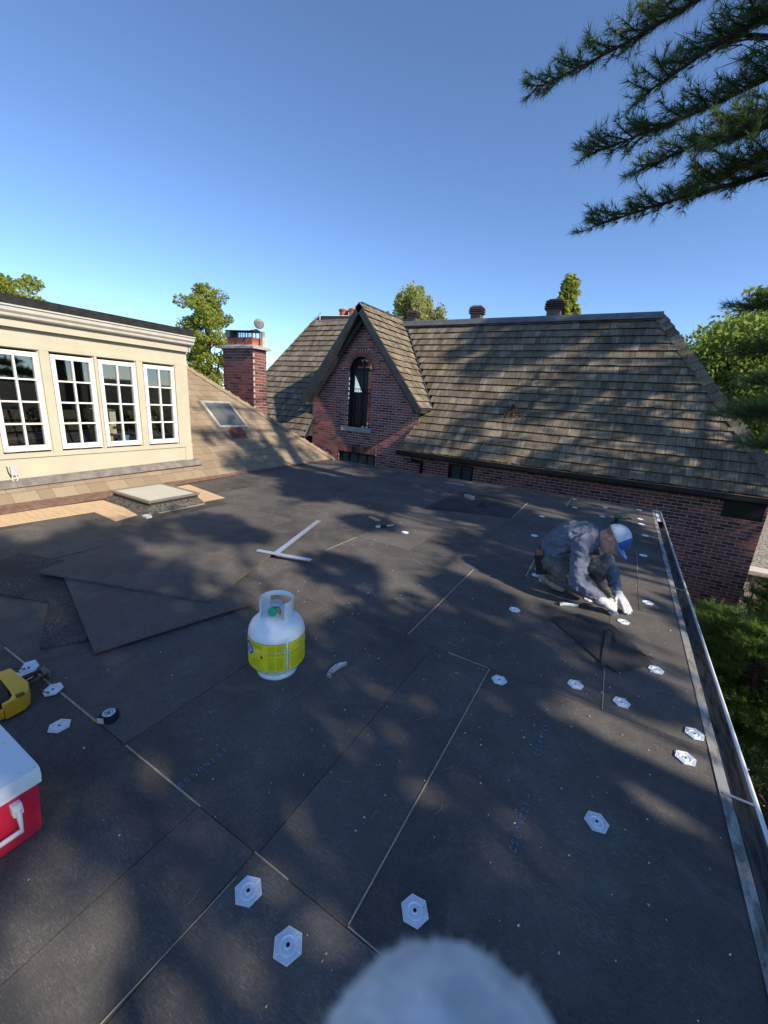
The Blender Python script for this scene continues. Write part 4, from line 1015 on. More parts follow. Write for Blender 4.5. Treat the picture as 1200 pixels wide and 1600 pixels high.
# younger pine below the gutter, in the shade
yp = thing('young_pine', 'dark green young pine filling the gap below the gutter', 'tree', (2.45, 7.7, GZ))
BW, VL = MB(), []; BW.tube([(0, 0, 0), (.02, 0, 1.4), (0, 0, 2.9)], [.09, .06, .015], 8); rg2 = np.random.default_rng(33)
for k in range(60):
    a = rg2.uniform(0, 6.283); z = rg2.uniform(.9, 2.75); Lb = (1.9 - .42*z)*rg2.uniform(.75, 1.15)
    r_ = np.array([0, 0, z]); pine_branch(BW, VL, r_, r_ + np.array([math.cos(a)*Lb, math.sin(a)*Lb*1.1, rg2.uniform(0, .25)]), -.02, .022, rg2, .12, 1.0, .42, 8, .12, .004, .045, upl=.3, sub=1)
BW.build('trunk', bark_p, yp, smooth=True); link('crown', tri_mesh('crown', VL, needle_g), None, yp)
yp2 = thing('young_pine', 'taller dark young pine at the right edge beside the brick corner', 'tree', (3.35, 9.35, GZ))
BW, VL = MB(), []; BW.tube([(0, 0, 0), (.02, 0, 1.6), (0, 0, 3.1)], [.09, .06, .015], 8)
for k in range(46):
    a = rg2.uniform(0, 6.283); z = rg2.uniform(.9, 3.0); Lb = (1.75 - .40*z)*rg2.uniform(.75, 1.15)
    r_ = np.array([0, 0, z]); pine_branch(BW, VL, r_, r_ + np.array([math.cos(a)*Lb, math.sin(a)*Lb, rg2.uniform(0, .25)]), -.02, .022, rg2, .12, .9, .42, 8, .12, .004, .045, upl=.3, sub=1)
BW.build('trunk', bark_p, yp2, smooth=True); link('crown', tri_mesh('crown', VL, needle_g), None, yp2)

yp3 = thing('young_pine', 'low young pine added below the near end of the gutter to darken the yard', 'tree', (2.25, 5.4, GZ))  # pine added below the gutter to stand in for deep shade
BW, VL = MB(), []; BW.tube([(0, 0, 0), (.02, 0, .9), (0, 0, 1.7)], [.07, .05, .012], 8)
for k in range(40):
    a = rg2.uniform(0, 6.283); z = rg2.uniform(.2, 1.6); Lb = (1.5 - .5*z)*rg2.uniform(.75, 1.15)
    r_ = np.array([0, 0, z]); pine_branch(BW, VL, r_, r_ + np.array([math.cos(a)*Lb*.9, math.sin(a)*Lb*1.3, rg2.uniform(0, .25)]), -.02, .022, rg2, .12, .9, .42, 7, .12, .004, .05, upl=.3, sub=1)
BW.build('trunk', bark_p, yp3, smooth=True); link('crown', tri_mesh('crown', VL, needle_m), None, yp3)
# evergreen screen added out of view to throw the side yard into shade
hg = thing('shade_hedge', 'tall evergreen screen added out of frame to shade the side yard', 'shade_hedge', (5.1, 6.2, GZ))
rh = np.random.default_rng(55); C = np.stack([rh.uniform(-.45, .45, 16000), rh.uniform(-5.2, 4.6, 16000), rh.uniform(.1, 4.7, 16000)], 1); C += np.sin(C[:, [1, 2, 0]]*5)*.05
link('foliage', leaves_mesh('foliage', C, .17, leaf_mat('hedge_leaf', (.02, .05, .015), (.05, .09, .025), .2), .2, rng=rh), None, hg)
for k in range(9):
    b = MB(); limb(b, (0, -4.8 + k*1.15, 0), (random.uniform(-.1, .1), -4.8 + k*1.15, 4.2), .07, .02, .03, 5); b.build('stem', bark_g, hg, smooth=True)
# trees standing to the right of the house, outside the picture: they throw the dappled shade
SHADE = [((7.6, 0.4, 4.5), (1.7, 2.5, 1.5), 27, 8000, .16, 14), ((8.6, 3.6, 6.9), (1.5, 2.4, 1.5), 34, 7000, .16, 15), ((7.9, -.7, 7.3), (1.2, 1.5, 1.0), 22, 4600, .16, 18), ((9.8, 9.8, 11.2), (1.4, 1.8, 1.5), 26, 5200, .17, 19), ((8.8, 3.2, 10.3), (1.2, 1.4, 1.1), 14, 1100, .15, 20), ((8.2, 8.6, 6.2), (1.4, 1.7, 2.6), 26, 4200, .16, 16), ((9.6, 6.0, 9.6), (1.4, 2.2, 1.2), 20, 3000, .16, 17)]
for k, (cc, cr, nc, nl, ls, sd_) in enumerate(SHADE):
    broadleaf('shade_tree', (cc[0], cc[1], GZ), 10, cc, cr, nc, nl, ls, leaf_mid, ['broad leafy tree nearest the gutter, out of frame beside the cooler end of the roof', 'leafy tree out of frame level with the gas tank', 'high leafy tree out of frame behind the photographer', 'tall leafy tree out of frame at the far end of the shake roof', 'slim leafy tree out of frame level with the brick corner', 'tall sparse leafy tree out of frame beyond the gutter middle', 'thin high leafy tree out of frame level with the worker'][k], 'tree', 'trees right of the house', seed=sd_, clump_r=(.3, .6))
# ================================================================== THINGS ON THE ROOF
# ---- hexagonal insulation plates
plate_m = plain('plate_steel', (0.82, 0.87, 0.92), 0.36, 0.5, 0.25, var=0.06, scale=20)
rib_m = plain('plate_rib', (0.78, 0.82, 0.86), 0.3, 0.5, 0.6)
hole_m = plain('plate_hole', (0.02, 0.02, 0.02), 0.7)
def hexpts(r, n=6, a=0): return [(r*math.cos(a + 2*math.pi*k/n), r*math.sin(a + 2*math.pi*k/n)) for k in range(n)]
def plate_meshes():
    b = MB(); r1, r2, r3, r4 = .043, .040, .0385, .020
    rings = [(r1, 0.0), (r1, .0042), (r2, .0042), (r3, .0016)]
    for r, z in rings: b.v += [(x, y, z) for x, y in hexpts(r)]
    for i in range(3): b.f += [(i*6+k, i*6+(k+1) % 6, (i+1)*6+(k+1) % 6, (i+1)*6+k) for k in range(6)]
    n0 = len(b.v)
    prof = [(.026, .0016), (.0245, .0050), (.0205, .0050), (.018, .0012), (.0105, .0012), (.0088, .0052), (.0055, .0052)]
    for r, z in prof: b.v += [(x, y, z) for x, y in hexpts(r, 24)]
    for i in range(len(prof)-1): b.f += [(n0+i*24+k, n0+i*24+(k+1) % 24, n0+(i+1)*24+(k+1) % 24, n0+(i+1)*24+k) for k in range(24)]
    for k in range(6):       # flat between hexagon and first ring
        b.f += [(18+k, 18+(k+1) % 6, n0+((k+1)*4) % 24, n0+(k*4+3) % 24, n0+(k*4+2) % 24, n0+(k*4+1) % 24, n0+k*4)]
    b.m = [0]*len(b.f)
    for k in range(6):
        a = 2*math.pi*k/6; ca, sa = math.cos(a), math.sin(a); b.obox((ca*.0325, sa*.0325, .0019), (ca, sa, 0), (-sa, ca, 0), (0, 0, 1), .0050, .0016, .0030)
    for k in range(6):
        a = 2*math.pi*(k+.5)/6; ca, sa = math.cos(a), math.sin(a); b.obox((ca*.0305, sa*.0305, .0015), (ca, sa, 0), (-sa, ca, 0), (0, 0, 1), .0010, .0125, .0026)
    body = b.mesh('plate', plate_m, True); body.set_sharp_from_angle(angle=R(25))
    h = MB(); h.lathe([(.0058, .0048), (.005, .0014), (0, .0014)], 12); hole = h.mesh('screw_hole', hole_m)
    return body, hole
PL = plate_meshes()
def plate(px, py, rz, label, z=0.0022, tilt=(0, 0), parts=True):
    p = on_z(px, py, z); o = link('hex_plate', PL[0], loc=p, rot=(tilt[0], tilt[1], rz))
    tag(o, label, 'plate', 'hexagonal steel plates on the roof')
    if parts:
        link('screw_hole', PL[1], None, o)
    return o
for px, py, rz, lb in [
    (388, 1393, .38, 'hexagonal steel plate nearer the cooler of the two at the bottom left'), (450, 1478, .15, 'hexagonal steel plate closest to the bottom edge, left of the finger'),
    (648, 1424, .12, 'hexagonal steel plate just above the gloved fingertip'), (932, 1285, .25, 'lone hexagonal plate right of the printed number'),
    (1071, 1185, .3, 'hexagonal plate near the gutter, just before the cross joint'), (1085, 1147, .35, 'hexagonal plate near the gutter, just past the cross joint'),
    (1025, 1047, .2, 'hexagonal plate by the gutter right of the torn flap'), (971, 1098, .2, 'hexagonal plate right of the tan joint below the flap'),
    (899, 1070, .3, 'hexagonal plate left of the tan joint below the flap'), (780, 1063, .15, 'hexagonal plate at the corner of the long tan joint'),
    (804, 953, .35, 'hexagonal plate left of the crouching worker and the hook knife'), (1012, 942, .2, 'hexagonal plate right of the worker by the gutter'),
    (974, 972, .25, "hexagonal plate right in front of the worker's gloves"), (93, 1135, .5, 'hexagonal plate lying flat beside the yellow tool'),
    (633, 832, .1, 'lone hexagonal plate in the middle distance beyond the gas tank'), (1005, 868, .2, "hexagonal plate right of the worker's cap"),
    (1008, 837, .2, 'hexagonal plate by the gutter level with the cap'), (1002, 819, .1, 'front one of two close plates by the far gutter'),
    (1000, 811, .3, 'rear one of two close plates by the far gutter'), (999, 797, .1, 'hexagonal plate in the far right roof corner'),
    (941, 807, .2, 'hexagonal plate left of the cordless drill'), (946, 793, .2, 'hexagonal plate at the far edge above the drill'),
    (898, 793, .1, 'nearer of two plates in line at the far edge'), (898, 780, .1, 'farther of two plates in line at the far edge'),
    (847, 807, .3, "hexagonal plate left of the worker's back, far off"), (835, 837, .2, "hexagonal plate left of the worker's hips"),
    (838, 899, .2, "hexagonal plate touching the worker's rear shoe"), (921, 937, .5, "hexagonal plate under the worker's right forearm")]:
    plate(px, py, rz, lb)
# heap of plates by the yellow tool
plate(83, 1078, .9, 'hexagonal plate leaning on a dark screw beside the two-armed tool', .012, (.12, -.1))
plate(16, 1060, .5, 'leftmost hexagonal plate of the small heap', .006, (.05, .05))
plate(46, 1044, .9, 'hexagonal plate tipped up at the back of the small heap', .030, (.5, -.2))
plate(40, 1057, .2, 'hexagonal plate under the two-armed tool', .008, (.06, 0))
scr = MB(); scr.tube([(0, 0, .004), (.05, .01, .006)], .002, 6); scr.lathe([(0, 0), (.005, 0), (.005, .002), (0, .003)], 8, (0, 0, .004), axis=(-1, 0, 0))
for px, py, rz, lb in ((75, 1083, 3.4, 'black screw lying across the leaning plate'), (38, 1046, 3.6, 'black screw on the tipped plate of the heap')):
    tag(scr.build('screw', black_m, loc=on_z(px, py, .034 if px < 50 else .018), rot=(0, 0, rz)), lb, 'screw')

# ---- propane tank
TP = on_z(433, 1043)
tank = thing('propane_tank', 'white propane gas tank with yellow label standing on the black roof', 'gas tank', TP, R(-70))
tank_w = NT('tank_white', .33, (.9, .9, .9), .5); _v = tank_w.coord('Object'); tank_w.color(tank_w.mix(tank_w.rng(tank_w.noise(_v, 38, 6, .8), .66, .74), tank_w.ramp(tank_w.noise(_v, 7, 5), [(.3, (.84, .85, .84)), (.7, (.92, .93, .93))]), (.36, .30, .24))); tank_w = tank_w.mat
TR = 0.147
prof = [(0.0, .016), (.06, .017), (.095, .026), (.122, .042), (.139, .066), (TR, .098), (TR, .236), (.143, .264), (.130, .292), (.106, .314), (.075, .326), (.03, .332), (0, .333)]
b = MB(); b.lathe(prof, 48); b.build('body', tank_w, tank, smooth=True)
b = MB(); b.lathe([(.092, .030), (.098, .008), (.102, 0), (.106, 0), (.104, .010), (.099, .034)], 48); b.build('foot_ring', tank_w, tank, smooth=True)
b = MB(); b.tube([(TR+.0005, 0, .192)] and [(math.cos(t)*(TR+.0006), math.sin(t)*(TR+.0006), .19) for t in np.linspace(0, 2*math.pi, 49)], .0012, 5); b.build('weld_seam', tank_w, tank)
# collar: a ring wall with an opening towards the front and a hand slot at the back
cr, cz0, cz1 = .084, .316, .424
def arcwall(a0, a1, z0, z1, r0=cr, th=.004, n=14, flare=.0):
    b = MB(); vs = []
    for k in range(n+1):
        a = a0 + (a1-a0)*k/n
        for r, z in ((r0-th/2, z0), (r0+th/2, z0), (r0+th/2+flare, z1), (r0-th/2+flare, z1)): vs.append((r*math.cos(a), r*math.sin(a), z))
    fs = []
    for k in range(n):
        for j in range(4): fs.append((k*4+j, k*4+(j+1) % 4, (k+1)*4+(j+1) % 4, (k+1)*4+j))
    fs += [(0, 1, 2, 3), (n*4+3, n*4+2, n*4+1, n*4)]; return b.add(vs, fs)
# local +X is the valve opening; angles measured from it
cl = MB()
def addw(*a, **k):
    w = arcwall(*a, **k); cl.add(w.v, w.f)
addw(R(52), R(308), cz1-.026, cz1, n=40)                 # top band
addw(R(52), R(75), cz0-.012, cz1-.026, n=5); addw(R(285), R(308), cz0-.012, cz1-.026, n=5)
addw(R(75), R(140), cz0-.004, cz0+.052, n=14); addw(R(75), R(100), cz0+.052, cz1-.026, n=6); addw(R(140), R(228), cz0-.004, cz0+.028, n=18)
addw(R(228), R(285), cz0-.004, cz1-.026, n=12); addw(R(100), R(118), cz0+.052, cz1-.026, n=4)
cl.build('collar', tank_w, tank, smooth=False)
b = MB(); b.lathe([(.024, .325), (.024, .350), (.016, .355), (.014, .385), (0, .385)], 16); b.build('valve_body', plain('brass', (0.55, 0.45, 0.25), 0.35, 0.5, 0.8), tank, smooth=True)
b = MB(); b.lathe([(0, -.012), (.02, -.012), (.024, -.006), (.024, .010), (.018, .014), (0, .014)], 12, (.045, .0, .366), axis=(1, 0, 0)); b.build('outlet_plug', plain('green_plastic', (0.02, 0.42, 0.22), 0.4), tank)
b = MB(); b.lathe([(0, .385), (.030, .385), (.034, .391), (.030, .400), (.01, .402), (0, .402)], 10); b.build('handwheel', plain('grey_wheel', (0.42, 0.47, 0.52), 0.5), tank)
# label wraps
yel = plain('label_yellow', (0.90, 0.76, 0.02), 0.4, 0.4, var=0.05)
lgreen = plain('label_border', (0.10, 0.28, 0.10), 0.5); ink = plain('label_ink', (0.36, 0.30, 0.03), 0.5); navy = plain('label_navy', (0.02, 0.07, 0.16), 0.5); red_m = plain('label_red', (0.62, 0.04, 0.02), 0.5)
def wrap(a0, a1, z0, z1, r, mat, name, parent, n=None):
    b = MB(); n = n or max(2, int(abs(a1-a0)/R(4))); vs = []
    for k in range(n+1):
        a = a0 + (a1-a0)*k/n; vs += [(r*math.cos(a), r*math.sin(a), z0), (r*math.cos(a), r*math.sin(a), z1)]
    b.add(vs, [(2*k, 2*k+2, 2*k+3, 2*k+1) for k in range(n)]); return b.build(name, mat, parent, smooth=True) if name else b
# camera side of the tank is local direction towards the camera
ca = math.atan2(-TP.y, -TP.x) - tank.rotation_euler[2]
def label_panel(a0, a1, z0, z1, cols, emblem=False):
    bd = wrap(a0, a1, z0, z1, TR+.0006, lgreen, 'label', tank); lb = wrap(a0+R(.9), a1-R(.9), z0+.0026, z1-.0026, TR+.0011, yel, 'label_field', bd)
    pr = MB(); rr = random.Random(int((a0+9)*100))
    for (c0, c1, rows, zt, zb) in cols:
        zt, zb = .078 + (zt-.1)*1.185, .078 + (zb-.1)*1.185
        for k in range(rows):
            z = zt - (zt-zb)*k/max(1, rows-1); x = a0 + (a1-a0)*c0; xe = a0 + (a1-a0)*(c1 - rr.uniform(0, .25)*(c1-c0))
            while x < xe:
                w = R(rr.uniform(1.0, 3.2)); q = wrap(x, min(x+w, xe), z, z+.0022, TR+.0016, ink, None, None, n=2); pr.add(q.v, q.f); x += w + R(.6)
    pr.build('print', ink, bd)
    return bd
lz0, lz1 = .078, .238
lA = label_panel(ca-R(86), ca+R(18), lz0, lz1, [(.30, .60, 4, .222, .208), (.34, .55, 2, .152, .146), (.20, .62, 4, .138, .112), (.66, .80, 9, .222, .180), (.82, .97, 9, .222, .180), (.66, .80, 12, .168, .110), (.82, .97, 12, .168, .110)])
lB = label_panel(ca+R(22), ca+R(80), lz0, lz1, [(.1, .9, 10, .222, .170), (.1, .9, 10, .160, .112)])
def disc_wrap(ac, zc, rad, r, mat, name, parent, pts=None):
    pts = pts or [(math.cos(t)*rad, math.sin(t)*rad) for t in np.linspace(0, 2*math.pi, 25)[:-1]]
    b = MB(); b.add([(r*math.cos(ac+x/TR), r*math.sin(ac+x/TR), zc+z) for x, z in pts], [tuple(range(len(pts)))]); return b.build(name, mat, parent)
ea = ca - R(66)
disc_wrap(ea, .185, .040, TR+.0020, white_m, 'emblem', lA); disc_wrap(ea, .185, .035, TR+.0024, navy, 'emblem', lA); disc_wrap(ea, .185, .024, TR+.0028, white_m, 'emblem', lA); disc_wrap(ea, .185, .018, TR+.0032, plain('emblem_blue', (.25, .38, .55), .5), 'emblem', lA)
leaf = [(0, .012), (.002, .007), (.005, .009), (.004, .003), (.009, .005), (.008, .002), (.011, 0), (.006, -.004), (.007, -.006), (.001, -.005), (.001, -.011), (-.001, -.011), (-.001, -.005), (-.007, -.006), (-.006, -.004), (-.011, 0), (-.008, .002), (-.009, .005), (-.004, .003), (-.005, .009), (-.002, .007)]
disc_wrap(ca - R(31), .160, 0, TR+.0020, red_m, 'leaf_mark', lA, leaf)

# ---- red and white cooler
ck = thing('cooler', 'red picnic cooler with white lid at the left edge', 'cooler', (-1.405, .365, 0))
redp = NT('cooler_red', .42, (.7, .02, .05), .4); redp.color(redp.ramp(redp.noise(redp.coord('Object'), 6, 4), [(.3, (.66, .018, .05)), (.7, (.80, .028, .07))])); redp.bump(redp.noise(redp.coord('Object'), 220, 2), .12, .002); redp = redp.mat
cwh = NT('cooler_white', .45, (.78, .80, .80), .4); _v = cwh.coord('Object'); cwh.color(cwh.mix(cwh.rng(cwh.noise(_v, 60, 6, .75), .60, .72), (.84, .87, .88), (.46, .43, .38))); cwh = cwh.mat
b = MB(); l, w, h_ = .50, .31, .205
b.add([(-l+.015, -w+.012, .0), (-.012, -w+.012, .0), (-.012, -.012, .0), (-l+.015, -.012, .0), (-l, -w, h_), (0, -w, h_), (0, 0, h_), (-l, 0, h_)], [(0,3,2,1),(4,5,6,7),(0,1,5,4),(1,2,6,5),(2,3,7,6),(3,0,4,7)])
smooth_angle(b.build('body', redp, ck, bevel=.028), 50)
b = MB(); b.box(-l-.006, .006, -w-.006, .006, h_+.001, .262); smooth_angle(b.build('lid', cwh, ck, bevel=.016), 50)
b = MB(); b.box(-l-.003, .003, -w-.003, .003, h_-.006, h_+.006); smooth_angle(b.build('rim', cwh, ck, bevel=.005), 50)
hp = -w/2
for y in (hp-.085, hp+.085):
    b = MB(); b.obox((.010, y, .165), (1,0,0), (0,1,0), (0,0,1), .012, .013, .020); b.build('pivot', white_m, ck, bevel=.004)
b = MB(); b.tube([(.022, hp-.085, .165), (.030, hp-.082, .095), (.030, hp+.082, .095), (.022, hp+.085, .165)], .0085, 8); b.build('handle', white_m, ck, smooth=True)

# ---- yellow power tool lying behind the cooler
yl = plain('tool_yellow', (.78, .42, .02), .42, .45, var=.1); rubber = plain('tool_rubber', (.02, .021, .024), .65, .3, var=.2)
tool = thing('power_tool', 'yellow and black cordless nailer lying behind the cooler', 'power tool', on_z(18, 1106), R(-8))
b = MB(); b.prism([(-.20, .045), (-.02, .075), (.045, .060), (.075, .035), (.085, -.01), (.090, -.032), (.068, -.036), (.058, -.006), (.035, .006), (-.02, .006), (-.20, -.01)], lambda p: (p[0], p[1], .012), lambda p: (p[0], p[1], .085)); smooth_angle(b.build('housing', yl, tool, bevel=.008), 40)
b = MB(); b.box(-.16, .052, -.105, .002, .002, .080); smooth_angle(b.build('battery', rubber, tool, bevel=.018), 40)
b = MB(); b.box(.068, .088, -.050, -.034, .02, .06); b.build('nose', yl, tool, bevel=.004)
b = MB()
for k in range(4): b.box(.045 + k*.008, .049 + k*.008, .015, .045, .0851, .0862)
b.build('vents', rubber, tool)
# ---- two-armed rusty tool
iron = plain('rusty_iron', (.085, .055, .045), .7, .3, .3, var=.45, scale=25, bump=.4)
ts = thing('hand_shears', 'old rusty two-armed hand tool with flattened grey end across the plates', 'hand tool', on_z(70, 1050), 0)
def P2(px, py, z): return on_z(px, py, z) - ts.location
b = MB(); b.tube([P2(62, 1048, .03), P2(40, 1058, .05), P2(15, 1075, .055), P2(-25, 1100, .04)], [.009, .012, .014, .014], 8); b.build('arm', iron, ts, smooth=True)
b = MB(); b.tube([P2(74, 1053, .025), P2(50, 1068, .045), P2(18, 1080, .06), P2(-20, 1098, .06)], [.009, .013, .015, .015], 8); b.build('arm', iron, ts, smooth=True)
q = [P2(60, 1046, .035), P2(68, 1040, .04), P2(80, 1050, .03), P2(77, 1058, .022)]
b = MB(); b.add([v for v in q] + [v - Vector((0, 0, .014)) for v in q], [(0,1,2,3),(7,6,5,4),(0,4,5,1),(1,5,6,2),(2,6,7,3),(3,7,4,0)]); b.build('flat_end', plain('worn_steel', (.20, .18, .165), .5, .4, .5, var=.3), ts)
# ---- tape measure
tm = thing('tape_measure', 'black tape measure with round silver face lying open on a joint', 'tape measure', on_z(171, 1124), R(25))
b = MB(); b.prism([(-.034, -.028), (.026, -.028), (.034, -.018), (.034, .016), (.024, .032), (-.018, .032), (-.034, .018)], lambda p: (p[0], p[1], .0), lambda p: (p[0], p[1], .034)); smooth_angle(b.build('case', rubber, tm, bevel=.005), 40)
b = MB(); b.lathe([(.026, .0345), (.025, .037), (0, .037)], 24, (.0, .002, 0)); b.build('face', plain('tape_face', (.55, .62, .68), .35, .5, .4), tm)
b = MB(); b.lathe([(.017, .0372), (.017, .0376), (.0145, .0376)], 20, (0, .002, 0)); b.add([(-.010, -.006, .0378), (.012, -.006, .0378), (.0, .012, .0378)], [(0, 1, 2)]); b.build('face_mark', navy, tm)
b = MB(); b.obox((-.018, -.0295, .015), (1,0,0), (0,1,0), (0,0,1), .014, .0015, .013); b.build('sticker', plain('sticker', (.75, .70, .58), .6), tm)
b = MB(); b.obox((-.045, -.024, .006), (1,0,0), (0,1,0), (0,0,1), .012, .001, .006); b.build('tape_end', yl, tm)
# ---- drywall tee square
al2 = plain('brushed_aluminium', (.70, .74, .78), .34, .5, .7, var=.05, scale=14)
pA, pB, pC, pD = on_z(402, 868, .0), on_z(486, 883), on_z(431, 872), on_z(498, 814)
tq = thing('tee_square', 'silver aluminium drywall tee square lying on the roof beyond the tank', 'tee square', pC)
b = MB(); b.beam(pA-pC+Vector((0,0,.052)), pB-pC+Vector((0,0,.047)), .045, .008); b.build('head', al2, tq, bevel=.001)
b = MB(); b.beam(Vector((0,0,.0445)), pD-pC+Vector((0,0,.0055)), .055, .003); b.build('blade', al2, tq)
b = MB()
dv = (pD-pC).normalized(); sv = Vector((-dv.y, dv.x, 0))
for k in range(60):
    c = dv*(.06+k*.019) - sv*(.0215); b.obox(c + Vector((0, 0, .0466 - .039*(.06+k*.019)/(pD-pC).length)), dv, sv, (0,0,1), .0007, .005 if k % 5 else .009, .0003)
b.build('scale_marks', black_m, tq)
# ---- hook knives
def knife(name, pa, pb, label, bend, flip=False):
    a, c = on_z(*pa), on_z(*pb); L = (c-a).length; t = thing(name, label, 'knife', a, math.atan2(c.y-a.y, c.x-a.x)); s = -1 if flip else 1
    pts = [(0, 0), (.25, bend*.8*s), (.55, bend*s), (.8, bend*.7*s), (1, 0)]; ws = [.020, .014, .0165, .014, .006]
    b = MB(); up = []; 
    for (u, o), w in zip(pts, ws): up.append((u*L, o*L, w))
    vs = []
    for x, y, w in up: vs += [(x, y-w*.8, .004), (x, y+w*.8, .004), (x, y+w*.55, .026), (x, y-w*.55, .026)]
    fs = [(k*4+j, k*4+(j+1) % 4, (k+1)*4+(j+1) % 4, (k+1)*4+j) for k in range(4) for j in range(4)] + [(3, 2, 1, 0), (16, 17, 18, 19)]
    b.add(vs, fs); smooth_angle(b.build('handle', al2, t, bevel=.0025), 35)
    b = MB()
    for k in range(3): b.obox((.012, -.011+k*.011, .0265), (1,0,0), (0,1,0), (0,0,1), .004, .003, .0006)
    for k in range(4): x = L*(.2+.13*k); b.obox((x, bend*.9*s*L*(1-abs(.55-.2-.13*k)), .0268), (1, .2*s, 0), (-.2*s, 1, 0), (0,0,1), .007, .002, .0006)
    b.build('grip_marks', black_m, t)
    b = MB(); b.add([(L*.97, -.004, .010), (L*.97, .004, .010), (L*1.10, .004*s, .004), (L*.97, -.004, .014), (L*.97, .004, .014)], [(0, 1, 2), (3, 2, 4), (0, 2, 3), (1, 4, 2)]); b.build('blade', plain('blade_steel', (.35, .36, .38), .3, .5, .9), t)
    return t
knife('utility_knife', (513, 1060), (541, 1040), 'curved silver utility knife lying right of the gas tank', .14, False)
knife('utility_knife', (874, 946), (903, 949), 'curved silver knife lying beside the torn flap by the worker', .10, False)
# ---- marker, wood chip, small far scraps
mk = thing('marker_pen', 'dark marker pen with pale cap lying in the middle of the roof', 'pen', on_z(590, 825), R(58))
b = MB(); b.tube([(0, 0, .016), (.11, 0, .016)], .016, 10); b.build('barrel', rubber, mk, smooth=True)
b = MB(); b.tube([(-.02, 0, .016), (.03, 0, .016)], .017, 10); b.build('cap', plain('pale_cap', (.55, .58, .52), .5), mk, smooth=True); b = MB(); b.tube([(.11, 0, .016), (.21, 0, .018)], .008, 8); b.build('tip', white_m, mk, smooth=True)
b = MB(); b.box(-.09, .09, -.03, .03, 0, .012); tag(b.build('wood_chip', wood_mat('chip', (.62, .36, .18)), loc=on_z(585, 811, .002), rot=(0, 0, R(-20))), 'small orange-brown wood scrap behind the marker pen', 'wood scrap')
b = MB(); b.tube([(-.06, -.02, .008), (0, .012, .010), (.06, .0, .004)], .010, 6); tag(b.build('wood_chip', wood_mat('chip2', (.50, .30, .20)), loc=on_z(334, 842, .002), rot=(0, 0, .6)), 'thin curled reddish scrap lying left of the tee square', 'wood scrap')
b = MB(); b.box(-.09, .09, -.03, .03, 0, .06); b.box(-.085, .085, -.025, .025, .06, .064); tag(b.build('grey_block', alu_m, loc=on_z(733, 780), rot=(0, 0, -.5)), 'small pale metal block on the far roof patch', 'block')
b = MB(); b.add([(-.1, -.04, 0), (.1, -.04, 0), (.08, .05, 0), (-.09, .05, 0), (.01, 0, .10)], [(0, 1, 4), (1, 2, 4), (2, 3, 4), (3, 0, 4), (3, 2, 1, 0)]); tag(b.build('black_scrap', black_m, loc=on_z(752, 793)), 'small peaked black scrap on the far roof patch', 'scrap')
b = MB(); b.zprism([(-.05, -.03), (.05, -.035), (.06, .02), (0, .045), (-.05, .02)], 0, .02); tag(b.build('pale_scrap', white_m, loc=on_z(230, 808, .003)), 'small white scrap beside the curb skylight', 'scrap')
# ---- cordless drill far off
dr = thing('cordless_drill', "black and green cordless drill standing beyond the worker's cap", 'drill', on_z(966, 822), R(5)); dr.scale = (.72, .72, .62)
grn = plain('drill_green', (.10, .13, .07), .5, var=.2)
b = MB(); b.tube([(-.10, 0, .20), (.10, 0, .205)], [.045, .040], 10); b.lathe([(.026, .10), (.024, .16), (.010, .19), (0, .19)], 10, (0, 0, .205), axis=(1, 0, 0)); smooth_angle(b.build('body', grn, dr))
b = MB(); b.prism([(-.07, .18), (-.01, .18), (-.03, .06), (-.10, .06)], lambda p: (p[0], -.022, p[1]), lambda p: (p[0], .022, p[1])); b.build('grip', rubber, dr, bevel=.006)
b = MB(); b.box(-.13, .01, -.045, .045, 0, .065); b.build('battery', rubber, dr, bevel=.008)
b = MB(); b.box(.03, .10, -.047, .047, .215, .235); b.build('mark', plain('drill_mark', (.5, .48, .25), .5), dr)
# ---- torn flap of membrane in front of the worker
fl = thing('torn_flap', "torn black membrane flap peeled up in front of the worker's hands", 'membrane')
fl.location = on_z(940, 1000)
def fp(px, py, z): return on_z(px, py, z) - fl.location
memb = NT('membrane', .7, (.028, .027, .027), .3); _v = memb.coord('Object', (60, 9, 20), rot=(0, 0, .35)); _n = memb.noise(_v, 1.0, 6, .7); memb.color(memb.mix(memb.rng(_n, .52, .75), (.045, .044, .044), (.085, .078, .07))); memb.bump(_n, .4, .004); memb = memb.mat
b = MB(); top = [fp(860, 966, .010), fp(905, 958, .012), fp(955, 975, .009), fp(1000, 1015, .008), fp(1022, 1040, .005), fp(985, 1044, .010), fp(962, 1048, .013), fp(935, 1030, .012), fp(895, 995, .011)]
b.add(top + [v - Vector((0, 0, .009)) for v in top], [tuple(range(8, -1, -1))] + [(k, (k+1) % 9, 9+(k+1) % 9, 9+k) for k in range(9)]); b.build('sheet', memb, fl)
b = MB(); q = [fp(938, 1040, .018), fp(948, 1040, .018), fp(957, 985, .024), fp(948, 980, .026)]; b.add(q + [v - Vector((0, 0, .007)) for v in q], [(0,1,2,3),(0,4,5,1),(1,5,6,2),(2,6,7,3),(3,7,4,0)]); b.build('strip', memb, fl)
b = MB(); b.tube([fp(961, 1003, .014), fp(960, 990, .022), fp(952, 983, .026), fp(945, 993, .02)], .004, 5); b.tube([fp(990, 1015, .010), fp(1022, 1030, .010)], .003, 5); b.build('curl', black_m, fl)
